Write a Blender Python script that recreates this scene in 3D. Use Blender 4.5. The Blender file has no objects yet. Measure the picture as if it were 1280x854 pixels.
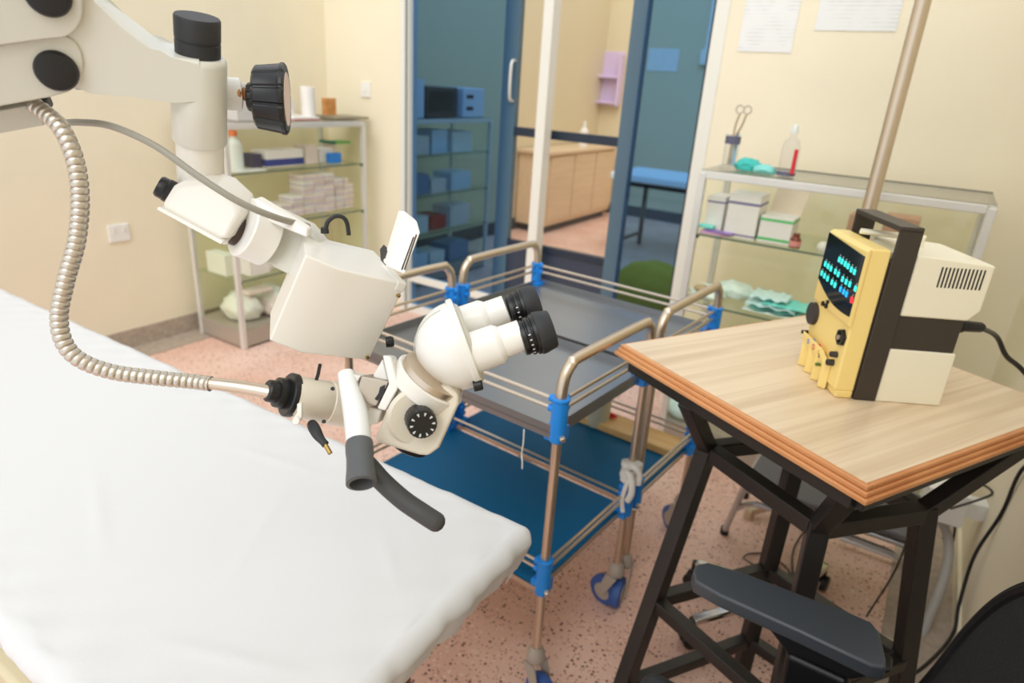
import bpy, bmesh, math, random
from mathutils import Vector as V, Matrix
random.seed(7)
SC = bpy.context.scene
COL = SC.collection
PI = math.pi
# ------------------------------------------------------------------ camera frame (room axes: X along back wall, Y depth, Z up)
FPX, PITCH, ROLL, YAW, HC = 821.17, .375149, .065641, .55076, 1.4131
def _cam():
    cp, sp = math.cos(PITCH), math.sin(PITCH)
    c, s = math.cos(ROLL), math.sin(ROLL)
    F = V((0, cp, -sp)); U0 = V((0, sp, cp)); R0 = V((1, 0, 0))
    R = R0*c + U0*s; U = U0*c - R0*s
    m = Matrix.Rotation(YAW, 3, 'Z')
    return m @ R, m @ U, m @ F
CR, CU, CF = _cam()
O = V((0, 0, HC))
HR = V((math.cos(YAW), math.sin(YAW), 0)); HF = V((-math.sin(YAW), math.cos(YAW), 0)); UP = V((0, 0, 1))
def ray(x, y): return CF + CR*((x-640)/FPX) - CU*((y-427)/FPX)
def at_t(x, y, t): return O + ray(x, y)*t
def at_z(x, y, z): d = ray(x, y); return O + d*((z-HC)/d.z)
def at_x(x, y, X): d = ray(x, y); return O + d*(X/d.x)
def at_y(x, y, Y): d = ray(x, y); return O + d*(Y/d.y)
def ldir(px, py, v):
    n = ray(px, py).normalized(); r = (CR-n*CR.dot(n)).normalized(); d = -(CU-n*CU.dot(n)).normalized()
    return (r*v[0]+d*v[1]+n*v[2]).normalized()
def dvec(x, y, z): return CR*x - CU*y + CF*z       # right, down, away

# ------------------------------------------------------------------ materials
def lin(c): c = c/255; return c/12.92 if c <= .04045 else ((c+.055)/1.055)**2.4
def rgb(r, g, b): return (lin(r), lin(g), lin(b), 1)
MATS = {}
def mat(name, col, rough=.5, metal=0, var=0, scale=8, bump=0, bscale=60, emit=0, spec=.5, coat=0):
    if name in MATS: return MATS[name]
    m = bpy.data.materials.new(name); m.use_nodes = True; nt = m.node_tree; b = nt.nodes['Principled BSDF']
    c = rgb(*col)
    b.inputs['Base Color'].default_value = c; b.inputs['Roughness'].default_value = rough; b.inputs['Metallic'].default_value = metal
    b.inputs['Specular IOR Level'].default_value = spec; b.inputs['Coat Weight'].default_value = coat
    tc = nt.nodes.new('ShaderNodeTexCoord')
    if var:
        n = nt.nodes.new('ShaderNodeTexNoise'); n.inputs['Scale'].default_value = scale; n.inputs['Detail'].default_value = 4
        nt.links.new(tc.outputs['Object'], n.inputs['Vector'])
        r = nt.nodes.new('ShaderNodeValToRGB')
        r.color_ramp.elements[0].position = .3; r.color_ramp.elements[1].position = .7
        r.color_ramp.elements[0].color = tuple(v*(1-var) for v in c[:3])+(1,)
        r.color_ramp.elements[1].color = tuple(min(1, v*(1+var)) for v in c[:3])+(1,)
        nt.links.new(n.outputs['Fac'], r.inputs['Fac']); nt.links.new(r.outputs['Color'], b.inputs['Base Color'])
    if bump:
        n = nt.nodes.new('ShaderNodeTexNoise'); n.inputs['Scale'].default_value = bscale; n.inputs['Detail'].default_value = 3
        nt.links.new(tc.outputs['Object'], n.inputs['Vector'])
        bp = nt.nodes.new('ShaderNodeBump'); bp.inputs['Strength'].default_value = bump; bp.inputs['Distance'].default_value = .01
        nt.links.new(n.outputs['Fac'], bp.inputs['Height']); nt.links.new(bp.outputs['Normal'], b.inputs['Normal'])
    if emit:
        b.inputs['Emission Color'].default_value = c; b.inputs['Emission Strength'].default_value = emit
    MATS[name] = m; return m
def glass(name, tint, gloss=.12, rough=.02):
    if name in MATS: return MATS[name]
    m = bpy.data.materials.new(name); m.use_nodes = True; nt = m.node_tree
    nt.nodes.remove(nt.nodes['Principled BSDF']); out = nt.nodes['Material Output']
    t = nt.nodes.new('ShaderNodeBsdfTransparent'); t.inputs['Color'].default_value = tuple(tint)+(1,)
    g = nt.nodes.new('ShaderNodeBsdfGlossy'); g.inputs['Roughness'].default_value = rough
    lw = nt.nodes.new('ShaderNodeLayerWeight'); lw.inputs['Blend'].default_value = .5
    pw = nt.nodes.new('ShaderNodeMath'); pw.operation = 'POWER'; pw.inputs[1].default_value = 4; nt.links.new(lw.outputs['Facing'], pw.inputs[0])
    ma = nt.nodes.new('ShaderNodeMath'); ma.operation = 'MULTIPLY_ADD'; ma.inputs[1].default_value = min(.95, gloss*6); ma.inputs[2].default_value = .015; nt.links.new(pw.outputs[0], ma.inputs[0])
    mx = nt.nodes.new('ShaderNodeMixShader')
    nt.links.new(ma.outputs[0], mx.inputs['Fac']); nt.links.new(t.outputs[0], mx.inputs[1]); nt.links.new(g.outputs[0], mx.inputs[2])
    nt.links.new(mx.outputs[0], out.inputs['Surface']); MATS[name] = m; return m
def mat_floor():
    m = bpy.data.materials.new('terrazzo'); m.use_nodes = True; nt = m.node_tree; b = nt.nodes['Principled BSDF']
    tc = nt.nodes.new('ShaderNodeTexCoord'); L = nt.links.new
    big = nt.nodes.new('ShaderNodeTexNoise'); big.inputs['Scale'].default_value = 3; big.inputs['Detail'].default_value = 5
    L(tc.outputs['Object'], big.inputs['Vector'])
    r0 = nt.nodes.new('ShaderNodeValToRGB'); r0.color_ramp.elements[0].color = rgb(228, 184, 164); r0.color_ramp.elements[1].color = rgb(242, 206, 188)
    r0.color_ramp.elements[0].position = .35; r0.color_ramp.elements[1].position = .65
    L(big.outputs['Fac'], r0.inputs['Fac'])
    prev = r0.outputs['Color']
    for sc, lo, hi, colr in ((95, .0, .15, (244, 214, 196)), (95, .87, .9, (138, 100, 88)), (150, .74, .8, (186, 132, 112))):
        v = nt.nodes.new('ShaderNodeTexVoronoi'); v.inputs['Scale'].default_value = sc
        L(tc.outputs['Object'], v.inputs['Vector'])
        sep = nt.nodes.new('ShaderNodeSeparateColor'); L(v.outputs['Color'], sep.inputs['Color'])
        rp = nt.nodes.new('ShaderNodeValToRGB'); e = rp.color_ramp.elements
        if lo == 0: e[0].color = (1, 1, 1, 1); e[1].color = (0, 0, 0, 1); e[0].position = hi; e[1].position = hi+.02
        else: e[0].color = (0, 0, 0, 1); e[1].color = (1, 1, 1, 1); e[0].position = lo; e[1].position = hi
        L(sep.outputs['Red'], rp.inputs['Fac'])
        d = nt.nodes.new('ShaderNodeMath'); d.operation = 'LESS_THAN'; d.inputs[1].default_value = .42; L(v.outputs['Distance'], d.inputs[0])
        mu = nt.nodes.new('ShaderNodeMath'); mu.operation = 'MULTIPLY'; L(rp.outputs['Color'], mu.inputs[0]); L(d.outputs[0], mu.inputs[1])
        mx = nt.nodes.new('ShaderNodeMix'); mx.data_type = 'RGBA'; L(mu.outputs[0], mx.inputs['Factor']); L(prev, mx.inputs['A']); mx.inputs['B'].default_value = rgb(*colr)
        prev = mx.outputs['Result']
    L(prev, b.inputs['Base Color']); b.inputs['Roughness'].default_value = .45
    return m
def mat_wood(name, c0, c1, ang, rough=.4, sx=1.2, sy=22, c2=None):
    if name in MATS: return MATS[name]
    m = bpy.data.materials.new(name); m.use_nodes = True; nt = m.node_tree; b = nt.nodes['Principled BSDF']; L = nt.links.new
    tc = nt.nodes.new('ShaderNodeTexCoord'); mp = nt.nodes.new('ShaderNodeMapping'); mp.vector_type = 'TEXTURE'; mp.inputs['Rotation'].default_value = (0, 0, ang)
    L(tc.outputs['Object'], mp.inputs['Vector'])
    mp2 = nt.nodes.new('ShaderNodeMapping'); mp2.inputs['Scale'].default_value = (sx, sy, sy); L(mp.outputs['Vector'], mp2.inputs['Vector'])
    n = nt.nodes.new('ShaderNodeTexNoise'); n.inputs['Scale'].default_value = 1.6; n.inputs['Detail'].default_value = 7; n.inputs['Distortion'].default_value = .5
    L(mp2.outputs['Vector'], n.inputs['Vector'])
    r = nt.nodes.new('ShaderNodeValToRGB'); e = r.color_ramp.elements; e[0].color = rgb(*c0); e[1].color = rgb(*c1); e[0].position = .34; e[1].position = .62
    L(n.outputs['Fac'], r.inputs['Fac']); L(r.outputs['Color'], b.inputs['Base Color']); b.inputs['Roughness'].default_value = rough
    MATS[name] = m; return m
def mat_lines(name, base, ink, scale):
    if name in MATS: return MATS[name]
    m = bpy.data.materials.new(name); m.use_nodes = True; nt = m.node_tree; b = nt.nodes['Principled BSDF']; L = nt.links.new
    tc = nt.nodes.new('ShaderNodeTexCoord'); w = nt.nodes.new('ShaderNodeTexWave'); w.bands_direction = 'Z'; w.inputs['Scale'].default_value = scale
    L(tc.outputs['Object'], w.inputs['Vector'])
    n = nt.nodes.new('ShaderNodeTexNoise'); n.inputs['Scale'].default_value = 14; L(tc.outputs['Object'], n.inputs['Vector'])
    mu = nt.nodes.new('ShaderNodeMath'); mu.operation = 'MULTIPLY'; L(w.outputs['Fac'], mu.inputs[0]); L(n.outputs['Fac'], mu.inputs[1])
    r = nt.nodes.new('ShaderNodeValToRGB'); e = r.color_ramp.elements; e[0].color = rgb(*base); e[1].color = rgb(*ink); e[0].position = .38; e[1].position = .55
    L(mu.outputs[0], r.inputs['Fac']); L(r.outputs['Color'], b.inputs['Base Color']); b.inputs['Roughness'].default_value = .7
    MATS[name] = m; return m

WALL = mat('cream_paint', (240, 230, 204), .6, var=.03, scale=2.5, bump=.05, bscale=30)
CEIL = mat('ceiling_paint', (240, 238, 230), .8)
SKIRT = mat('grey_terrazzo', (176, 160, 144), .6, var=.15, scale=40)
ALU = mat('aluminium', (224, 222, 215), .4, .35, var=.03)
WALU = mat('white_aluminium', (232, 230, 220), .4)
NAVY = mat('dark_blue_frame', (30, 44, 62), .35)
STEEL = mat('stainless_steel', (212, 197, 178), .33, .95)
STEELD = mat('brushed_tray_steel', (152, 154, 156), .34, .85, var=.04, scale=4)
BLUE = mat('blue_plastic', (24, 136, 226), .4)
TEAL = mat('blue_shelf', (0, 98, 146), .55, spec=.3)
WHITE = mat('white_enamel', (238, 236, 230), .3, coat=.25)
OFFW = mat('ivory_enamel', (232, 228, 219), .33, coat=.2)
OFFD = mat('ivory_enamel_shaded', (222, 214, 197), .33, coat=.2)  # ivory enamel with shading put into the colour, for the optics parts
GREYW = mat('grey_enamel', (206, 204, 192), .4)
BLACK = mat('black_plastic', (15, 15, 17), .35)
BLACKS = mat('soft_black_rubber', (40, 41, 44), .55)
RUBG = mat('grey_rubber', (88, 90, 92), .5)
DGREY = mat('charcoal_grip', (62, 62, 62), .5, bump=.05, bscale=200)
DARKB = mat('dark_bronze_ring', (70, 56, 48), .4, .3)
COPPER = mat('brass_thread', (170, 120, 80), .35, .9)
BRASS = mat('brass_screw', (170, 140, 80), .35, .9)
CABLE = mat('grey_cable', (150, 146, 134), .5)
SHEET = mat('white_cotton', (214, 214, 214), .85, bump=.03, bscale=250)
CREAM = mat('cream_plastic', (243, 236, 212), .4)
YEL = mat('yellow_plastic', (248, 220, 140), .4)
DBROWN = mat('dark_brown_plastic', (58, 50, 42), .45)
FRAME = mat('black_painted_steel', (38, 34, 31), .38, var=.1)
MESHF = mat('black_mesh_fabric', (20, 20, 20), .8, bump=.4, bscale=400)
CHROME = mat('chrome', (215, 212, 205), .12, 1)
RUST = mat('rusty_chrome', (168, 98, 58), .5, .5, var=.5, scale=40)
SILV = mat('silver_tube', (200, 200, 200), .28, .9)
GREYP = mat('grey_tread', (98, 96, 98), .6)
PAPERW = mat('white_carton', (236, 232, 226), .6, var=.03)
PAPERP = mat('pink_white_carton', (232, 218, 208), .6, var=.05, scale=30)
BOXW = mat_wood('pale_plank', (224, 176, 108), (240, 200, 136), .0, .5)
GL = glass('clear_glass', (.99, .995, .955), .02)
GLS = glass('shelf_glass', (.95, .98, .94), .06)
GLEDGE = mat('green_glass_edge', (92, 112, 92), .2)
TINT = glass('blue_tinted_glass', (.40, .60, .80), .06)

# ------------------------------------------------------------------ mesh builder
class MB:
    def __init__(s): s.bm = bmesh.new()
    def ngon(s, pts): 
        vs = [s.bm.verts.new(p) for p in pts]; return s.bm.faces.new(vs)
    def prism(s, pts, ext):
        pts = [V(p) for p in pts]; ext = V(ext); n = len(pts)
        a = [s.bm.verts.new(p) for p in pts]; b = [s.bm.verts.new(p+ext) for p in pts]
        s.bm.faces.new(a[::-1]); s.bm.faces.new(b)
        for i in range(n): s.bm.faces.new((a[i], a[(i+1) % n], b[(i+1) % n], b[i]))
        return s
    def loft(s, A, B):
        n = len(A); a = [s.bm.verts.new(V(p)) for p in A]; b = [s.bm.verts.new(V(p)) for p in B]
        s.bm.faces.new(a[::-1]); s.bm.faces.new(b)
        for i in range(n): s.bm.faces.new((a[i], a[(i+1) % n], b[(i+1) % n], b[i]))
        return s
    def box(s, lo, hi, M=None):
        (x0, y0, z0), (x1, y1, z1) = lo, hi
        P = [V(p) for p in ((x0, y0, z0), (x1, y0, z0), (x1, y1, z0), (x0, y1, z0))]
        e = V((0, 0, z1-z0))
        if M is not None:
            Q = [M @ (p+e) for p in P]; P = [M @ p for p in P]; return s.loft(P, Q)
        return s.prism(P, e)
    def cbox(s, c, sz, M=None):
        c = V(c); h = V(sz)/2; return s.box(c-h, c+h, M)
    def lathe(s, p0, axis, prof, n=32, flute=None, ref=None):
        """prof = [(distance along axis, radius)]; closed caps"""
        p0 = V(p0); ax = V(axis).normalized()
        a = ax.orthogonal().normalized() if ref is None else (V(ref)-ax*V(ref).dot(ax)).normalized(); b = ax.cross(a)
        rings = []
        for t, r in prof:
            ring = []
            for i in range(n):
                th = 2*PI*i/n; rr = r*(flute(th) if flute else 1)
                ring.append(s.bm.verts.new(p0+ax*t+(a*math.cos(th)+b*math.sin(th))*max(rr, 1e-5)))
            rings.append(ring)
        for k in range(len(rings)-1):
            for i in range(n):
                s.bm.faces.new((rings[k][i], rings[k][(i+1) % n], rings[k+1][(i+1) % n], rings[k+1][i]))
        s.bm.faces.new(rings[0][::-1]); s.bm.faces.new(rings[-1]); return s
    def cyl(s, p0, p1, r, r1=None, n=20):
        p0 = V(p0); p1 = V(p1); d = p1-p0; return s.lathe(p0, d, [(0, r), (d.length, r if r1 is None else r1)], n)
    def tube(s, pts, r, n=10, sub=6, rib=None, closed=False):
        P = [V(p) for p in pts]
        if sub > 1 and len(P) > 2: P = spline(P, sub)
        rings = []; t = (P[1]-P[0]).normalized(); a = t.orthogonal().normalized()
        for i, p in enumerate(P):
            t = (P[min(i+1, len(P)-1)]-P[max(i-1, 0)]).normalized()
            a = (a-t*a.dot(t)).normalized(); b = t.cross(a)
            rr = r(i/(len(P)-1)) if callable(r) else r
            if rib: rr *= rib[i % len(rib)]
            rings.append([s.bm.verts.new(p+(a*math.cos(2*PI*k/n)+b*math.sin(2*PI*k/n))*rr) for k in range(n)])
        for k in range(len(rings)-1):
            for i in range(n): s.bm.faces.new((rings[k][i], rings[k][(i+1) % n], rings[k+1][(i+1) % n], rings[k+1][i]))
        s.bm.faces.new(rings[0][::-1]); s.bm.faces.new(rings[-1]); return s
    def bar(s, p0, p1, w, h=None, up=(0, 0, 1)):
        """square section bar"""
        p0 = V(p0); p1 = V(p1); h = h or w; t = (p1-p0).normalized(); u = V(up)
        x = t.cross(u); x = x.normalized() if x.length > 1e-4 else V((1, 0, 0)); y = x.cross(t).normalized()
        q = [x*w/2+y*h/2, -x*w/2+y*h/2, -x*w/2-y*h/2, x*w/2-y*h/2]
        return s.loft([p0+k for k in q], [p1+k for k in q])
    def blob(s, c, sz, n=16, noise=.0, seed=0, flat=True):
        rnd = random.Random(seed); c = V(c); ph = [rnd.uniform(0, 6) for _ in range(6)]
        r = bmesh.ops.create_uvsphere(s.bm, u_segments=n*2, v_segments=n, radius=1)
        for v in r['verts']:
            p = v.co.copy()
            k = 1+noise*(math.sin(5*p.x+ph[0])*math.sin(4*p.y+ph[1])+.6*math.sin(9*p.y+7*p.z+ph[2])+.4*math.sin(13*p.x-8*p.z+ph[3]))
            q = V((p.x*sz[0], p.y*sz[1], p.z*sz[2]))*k
            if flat: q.z = max(q.z, -sz[2]*.55)
            v.co = c+q
        return s
def spline(P, sub):
    out = []
    for i in range(len(P)-1):
        p0 = P[max(i-1, 0)]; p1 = P[i]; p2 = P[i+1]; p3 = P[min(i+2, len(P)-1)]
        for k in range(sub):
            t = k/sub; t2 = t*t; t3 = t2*t
            out.append(.5*((2*p1)+(p2-p0)*t+(2*p0-5*p1+4*p2-p3)*t2+(3*p1-p0-3*p2+p3)*t3))
    out.append(P[-1]); return out

def link(name, mb, material, parent=None, world=True, bevel=0, seg=2, smooth=35):
    me = bpy.data.meshes.new(name)
    bmesh.ops.recalc_face_normals(mb.bm, faces=mb.bm.faces[:]); mb.bm.to_mesh(me); mb.bm.free()
    for p in me.polygons: p.use_smooth = True
    me.set_sharp_from_angle(angle=math.radians(smooth))
    me.materials.append(material)
    o = bpy.data.objects.new(name, me); COL.objects.link(o)
    if parent is not None:
        o.parent = parent
        if world:
            M = Matrix.LocRotScale(parent.location, parent.rotation_euler, None)
            p2 = parent.parent
            if p2 is not None: M = Matrix.Identity(4)      # parts keep identity world frames, so children need no inverse
            o.matrix_parent_inverse = M.inverted()
    if bevel:
        b = o.modifiers.new('bevel', 'BEVEL'); b.width = bevel; b.segments = seg; b.limit_method = 'ANGLE'; b.angle_limit = math.radians(38)
        b.harden_normals = True
    return o
def tag(o, label, cat, group=None):
    o['label'] = label; o['category'] = cat
    if group: o['group'] = group
    return o
def thing(name, label, cat, loc=(0, 0, 0), rz=0, group=None):
    o = bpy.data.objects.new(name, None); o.empty_display_size = .05; COL.objects.link(o)
    o.location = loc; o.rotation_euler = (0, 0, rz); return tag(o, label, cat, group)
def solo(name, mb, m, label, cat, group=None, **k): return tag(link(name, mb, m, **k), label, cat, group)
def struct(name, mb, m, parent=None, **k):
    o = link(name, mb, m, parent, **k)
    if parent is None: o['kind'] = 'structure'
    return o
def dup(root, loc, rz, label, group=None):
    r = root.copy(); COL.objects.link(r); r.location = loc; r.rotation_euler = (0, 0, rz); r['label'] = label
    if group: r['group'] = group
    for ch in list(root.children):
        c = ch.copy(); COL.objects.link(c); c.parent = r
        for g in list(ch.children):
            d = g.copy(); COL.objects.link(d); d.parent = c
    return r

# ------------------------------------------------------------------ the room
XL, XR, YB, YF, ZC = -3.34, .36, 3.05, -1.2, 2.75
X2L, X2R, Y2 = -3.6, .36, 7.5
struct('floor', MB().box((X2L-.2, YF, -.05), (XR+.1, Y2+.1, 0)), mat_floor())
struct('trim_1', MB().box((XL, YF, 0), (XL+.17, YB, .004)), SKIRT)
struct('trim_2', MB().box((.178, YF, 0), (XR, YB, .004)), SKIRT)
struct('wall_left', MB().box((XL-.1, YF, 0), (XL, YB+.1, ZC)), WALL)
struct('wall_right', MB().box((XR, YF, 0), (XR+.1, Y2, ZC)), WALL)
DX0, DX1, DZ = -2.74, -.915, 2.35
wb = MB(); wb.box((XL, YB, 0), (DX0, YB+.1, ZC)); wb.box((DX1, YB, 0), (XR, YB+.1, ZC)); wb.box((DX0, YB, DZ), (DX1, YB+.1, ZC))
struct('wall_back', wb, WALL)
struct('baseboard_left', MB().box((XL, YF, .004), (XL+.012, YB, .1)), SKIRT)
struct('baseboard_back', MB().box((DX1, YB-.012, 0), (XR, YB, .1)), SKIRT)
struct('baseboard_right', MB().box((XR-.01, YF, .004), (XR, YB, .06)), WALL)
w2 = MB(); w2.box((X2L-.1, YB+.1, 0), (X2L, Y2+.1, ZC)); WALL2 = mat('cream_paint_dimmed', (220, 206, 172), .6); struct('wall_left.001', w2, WALL2)  # same cream paint, darkened in its colour to dim the far room
struct('wall_back.001', MB().box((X2L, Y2, 0), (XR, Y2+.1, ZC)), WALL2)
struct('baseboard_back.001', MB().box((X2L, Y2-.015, 0), (XR, Y2, .12)), mat('dark_skirting', (70, 72, 76), .5))
struct('baseboard_left.001', MB().box((X2L, YB+.1, 0), (X2L+.015, Y2, .12)), MATS['dark_skirting'])
# glazed partition with its door leaf
fr = MB()
for x0, x1 in ((DX0, DX0+.07), (-1.815, -1.76), (DX1-.06, DX1)): fr.box((x0, YB-.005, .0), (x1, YB+.07, DZ))
fr.box((DX0, YB-.005, DZ-.06), (DX1, YB+.07, DZ)); fr.box((DX0, YB-.004, 0), (DX1, YB+.069, .05)); fr.box((DX0+.07, YB+.015, .2), (-1.815, YB+.05, .245))
wf = struct('window_1', fr, WALU, bevel=.003)
gb = MB(); gb.box((DX0+.055, YB-.02, .0), (DX0+.062, YB+.0, DZ)); link('gasket', gb, mat('gasket_grey', (150, 156, 148), .5), wf)
p1 = MB(); p1.box((DX0+.07, YB+.03, .05), (-2.06, YB+.036, DZ-.06)); link('pane', p1, TINT, wf)
p2 = MB(); p2.box((-1.30, YB+.045, .05), (DX1-.06, YB+.051, DZ-.06)); link('pane', p2, TINT, wf)
g3 = MB(); g3.box((DX1-.078, YB+.03, .05), (DX1-.06, YB+.06, DZ-.06)); link('seal', g3, mat('dark_seal', (34, 44, 48), .5), wf)
YD = 3.16
st_ = MB(); dl = MB()
st_.box((-2.11, YD, .03), (-2.02, YD+.04, DZ-.07)); st_.box((-1.40, YD, .03), (-1.32, YD+.04, DZ-.07))
dl.box((-2.05, YD+.002, 1.145), (-1.36, YD+.038, 1.19)); dl.box((-2.05, YD+.002, .03), (-1.36, YD+.038, .1)); dl.box((-2.05, YD+.002, .535), (-1.36, YD+.038, .57)); dl.box((-2.05, YD+.002, DZ-.12), (-1.36, YD+.038, DZ-.07))
dd = struct('door_1', dl, NAVY)
link('stile', st_, mat('slate_blue_frame', (82, 108, 124), .4), dd)
link('kick_panel', MB().box((-2.03, YD+.012, .1), (-1.4, YD+.028, .54)), mat('kick_panel_blue', (52, 62, 80), .4), dd)
link('glass_pane', MB().box((-2.03, YD+.018, .57), (-1.4, YD+.022, DZ-.12)), glass('leaf_glass', (.98, .97, .95), .03), dd)
hb = MB(); hb.tube([(-2.035, YD-.003, 1.32), (-2.035, YD-.035, 1.34), (-2.035, YD-.035, 1.5), (-2.035, YD-.003, 1.52)], .008, sub=4); link('handle', hb, ALU, dd)

# ------------------------------------------------------------------ camera, light
cam = bpy.data.cameras.new('camera'); co = bpy.data.objects.new('camera', cam); COL.objects.link(co)
cam.sensor_width = 36; cam.lens = FPX/1280*36; cam.clip_start = .02
M3 = Matrix((CR, CU, -CF)).transposed(); co.matrix_world = Matrix.Translation(O) @ M3.to_4x4()
cam.dof.use_dof = True; cam.dof.focus_distance = .78; cam.dof.aperture_fstop = 4.8
SC.camera = co
w = bpy.data.worlds.new('world'); SC.world = w; w.use_nodes = True
w.node_tree.nodes['Background'].inputs['Color'].default_value = (.94, .97, 1, 1); w.node_tree.nodes['Background'].inputs['Strength'].default_value = 1.1
sl = bpy.data.lights.new('fill_sun', 'SUN'); sl.energy = 1.3; sl.angle = math.radians(50); sl.color = (1, 1, 1)  # added broad sun from behind the camera, fills in like a soft flash
so_ = bpy.data.objects.new('fill_sun', sl); COL.objects.link(so_); so_.location = (.5, -3, 4)
so_.rotation_euler = V((-.34, 1.0, -1.1)).to_track_quat('-Z', 'Y').to_euler()
vs = SC.view_settings; vs.view_transform = 'Standard'; vs.look = 'None'; vs.gamma = 1; vs.use_curve_mapping = False; vs.exposure = .17
SC.cycles.max_bounces = 10; SC.cycles.transparent_max_bounces = 24; SC.cycles.use_denoising = True
SC.cycles.sample_clamp_indirect = 6
# ------------------------------------------------------------------ examination bed and its sheet
BX0, BX1, BY0, BY1, BZ = -2.62, -.440, .212, .836, .70
bed = thing('examination_bed', 'low examination bed under the white sheet, cream mattress edge showing', 'bed', (-1.5, .52, 0))
link('mattress', MB().box((BX0, BY0+.012, .615), (BX1-.05, BY1-.03, .682)), mat('cream_vinyl', (206, 194, 160), .5), bed, bevel=.02)
BRN = mat('brown_steel', (112, 74, 56), .4, .3)
f = MB()
for y in (BY0+.05, BY1-.06): f.bar((BX0+.05, y, .565), (BX1-.08, y, .565), .04)
for x in (BX0+.05, -1.5, BX1-.1): f.bar((x, BY0+.05, .565), (x, BY1-.06, .565), .04)
link('bed_frame', f, BRN, bed, bevel=.003)
link('side_rail', MB().box((BX0+.1, BY0-.032, .545), (BX1-.3, BY0+.01, .6)), mat('tan_rail', (170, 144, 104), .5), bed, bevel=.006)
link('mattress_skirt', MB().box((BX0+.05, BY0-.012, .6), (BX1-.2, BY0+.03, .645)), MATS['cream_vinyl'], bed, bevel=.01)
for x in (BX0+.08, BX1-.20):
    for y in (BY0+.06, BY1-.13):
        link('leg', MB().bar((x, y, .02), (x, y, .55), .035), BRN, bed, bevel=.003)
        link('foot', MB().lathe((x, y, 0), UP, [(0, .022), (.025, .022)], 16), BLACKS, bed)
def sheet():
    s = MB(); nx, ny = 300, 130; r = .024
    ix0, ix1, iy0, iy1 = BX0+r, BX1-r, BY0+r, BY1-r
    ex = .1
    grid = []
    for i in range(nx+1):
        row = []
        for j in range(ny+1):
            # denser towards the visible end
            u = 1-(1-i/nx)**1.7
            x = ix0-ex+(ix1-ix0+2*ex)*u; y = iy0-ex+(iy1-iy0+2*ex)*j/ny
            dx = min(0, x-ix0)+max(0, x-ix1); dy = min(0, y-iy0)+max(0, y-iy1)
            d = math.hypot(dx, dy); cx = min(max(x, ix0), ix1); cy = min(max(y, iy0), iy1)
            z = BZ
            if d > 1e-6:
                nxx, nyy = dx/d, dy/d
                per = cy*1.0-cx*1.0+(math.atan2(dy, dx)*.05)
                ang = min(d/r, PI/2); off = r*math.sin(ang); z -= r*(1-math.cos(ang))
                rest = max(0, d-r*PI/2)
                fold = (math.sin(per*105)*.5+math.sin(per*63+1.3)*.6+math.sin(per*171+.5)*.25)
                k = min(1, d/.06)
                off += k*(.0036*fold)-rest*.35; z -= rest*.92+k*.003*math.sin(per*41)
                x = cx+nxx*off; y = cy+nyy*off
            else:
                e = min(x-ix0, ix1-x, y-iy0, iy1-y)
                z += -.0012*math.exp(-e/.05)*(math.sin(70*(x-y))+math.sin(43*(x+y)+1))
            z += .0009*math.sin(7*x+4*y)*math.sin(5*y-3*x+1)
            for (ax, ay, dxn, dyn, ln, am) in ((-.62, .36, .93, .36, .16, .002), (-.8, .55, .5, -.86, .2, .0015), (-1.05, .42, .9, -.42, .2, .0017), (-.95, .7, .98, .2, .16, .0015), (-.58, .62, .8, -.6, .12, .0016)):
                qx, qy = x-ax, y-ay; al = qx*dxn+qy*dyn; ac = -qx*dyn+qy*dxn
                if abs(al) < ln: z += am*math.cos(al/ln*PI/2)**2*math.exp(-(ac/.012)**2)
            row.append(s.bm.verts.new((x, y, z)))
        grid.append(row)
    for i in range(nx):
        for j in range(ny): s.bm.faces.new((grid[i][j], grid[i+1][j], grid[i+1][j+1], grid[i][j+1]))
    o = solo('bed_sheet', s, SHEET, 'smooth white cotton sheet stretched over the bed in the foreground', 'sheet', smooth=180)
    so = o.modifiers.new('thick', 'SOLIDIFY'); so.thickness = .0025; so.offset = 1
sheet()

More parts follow.
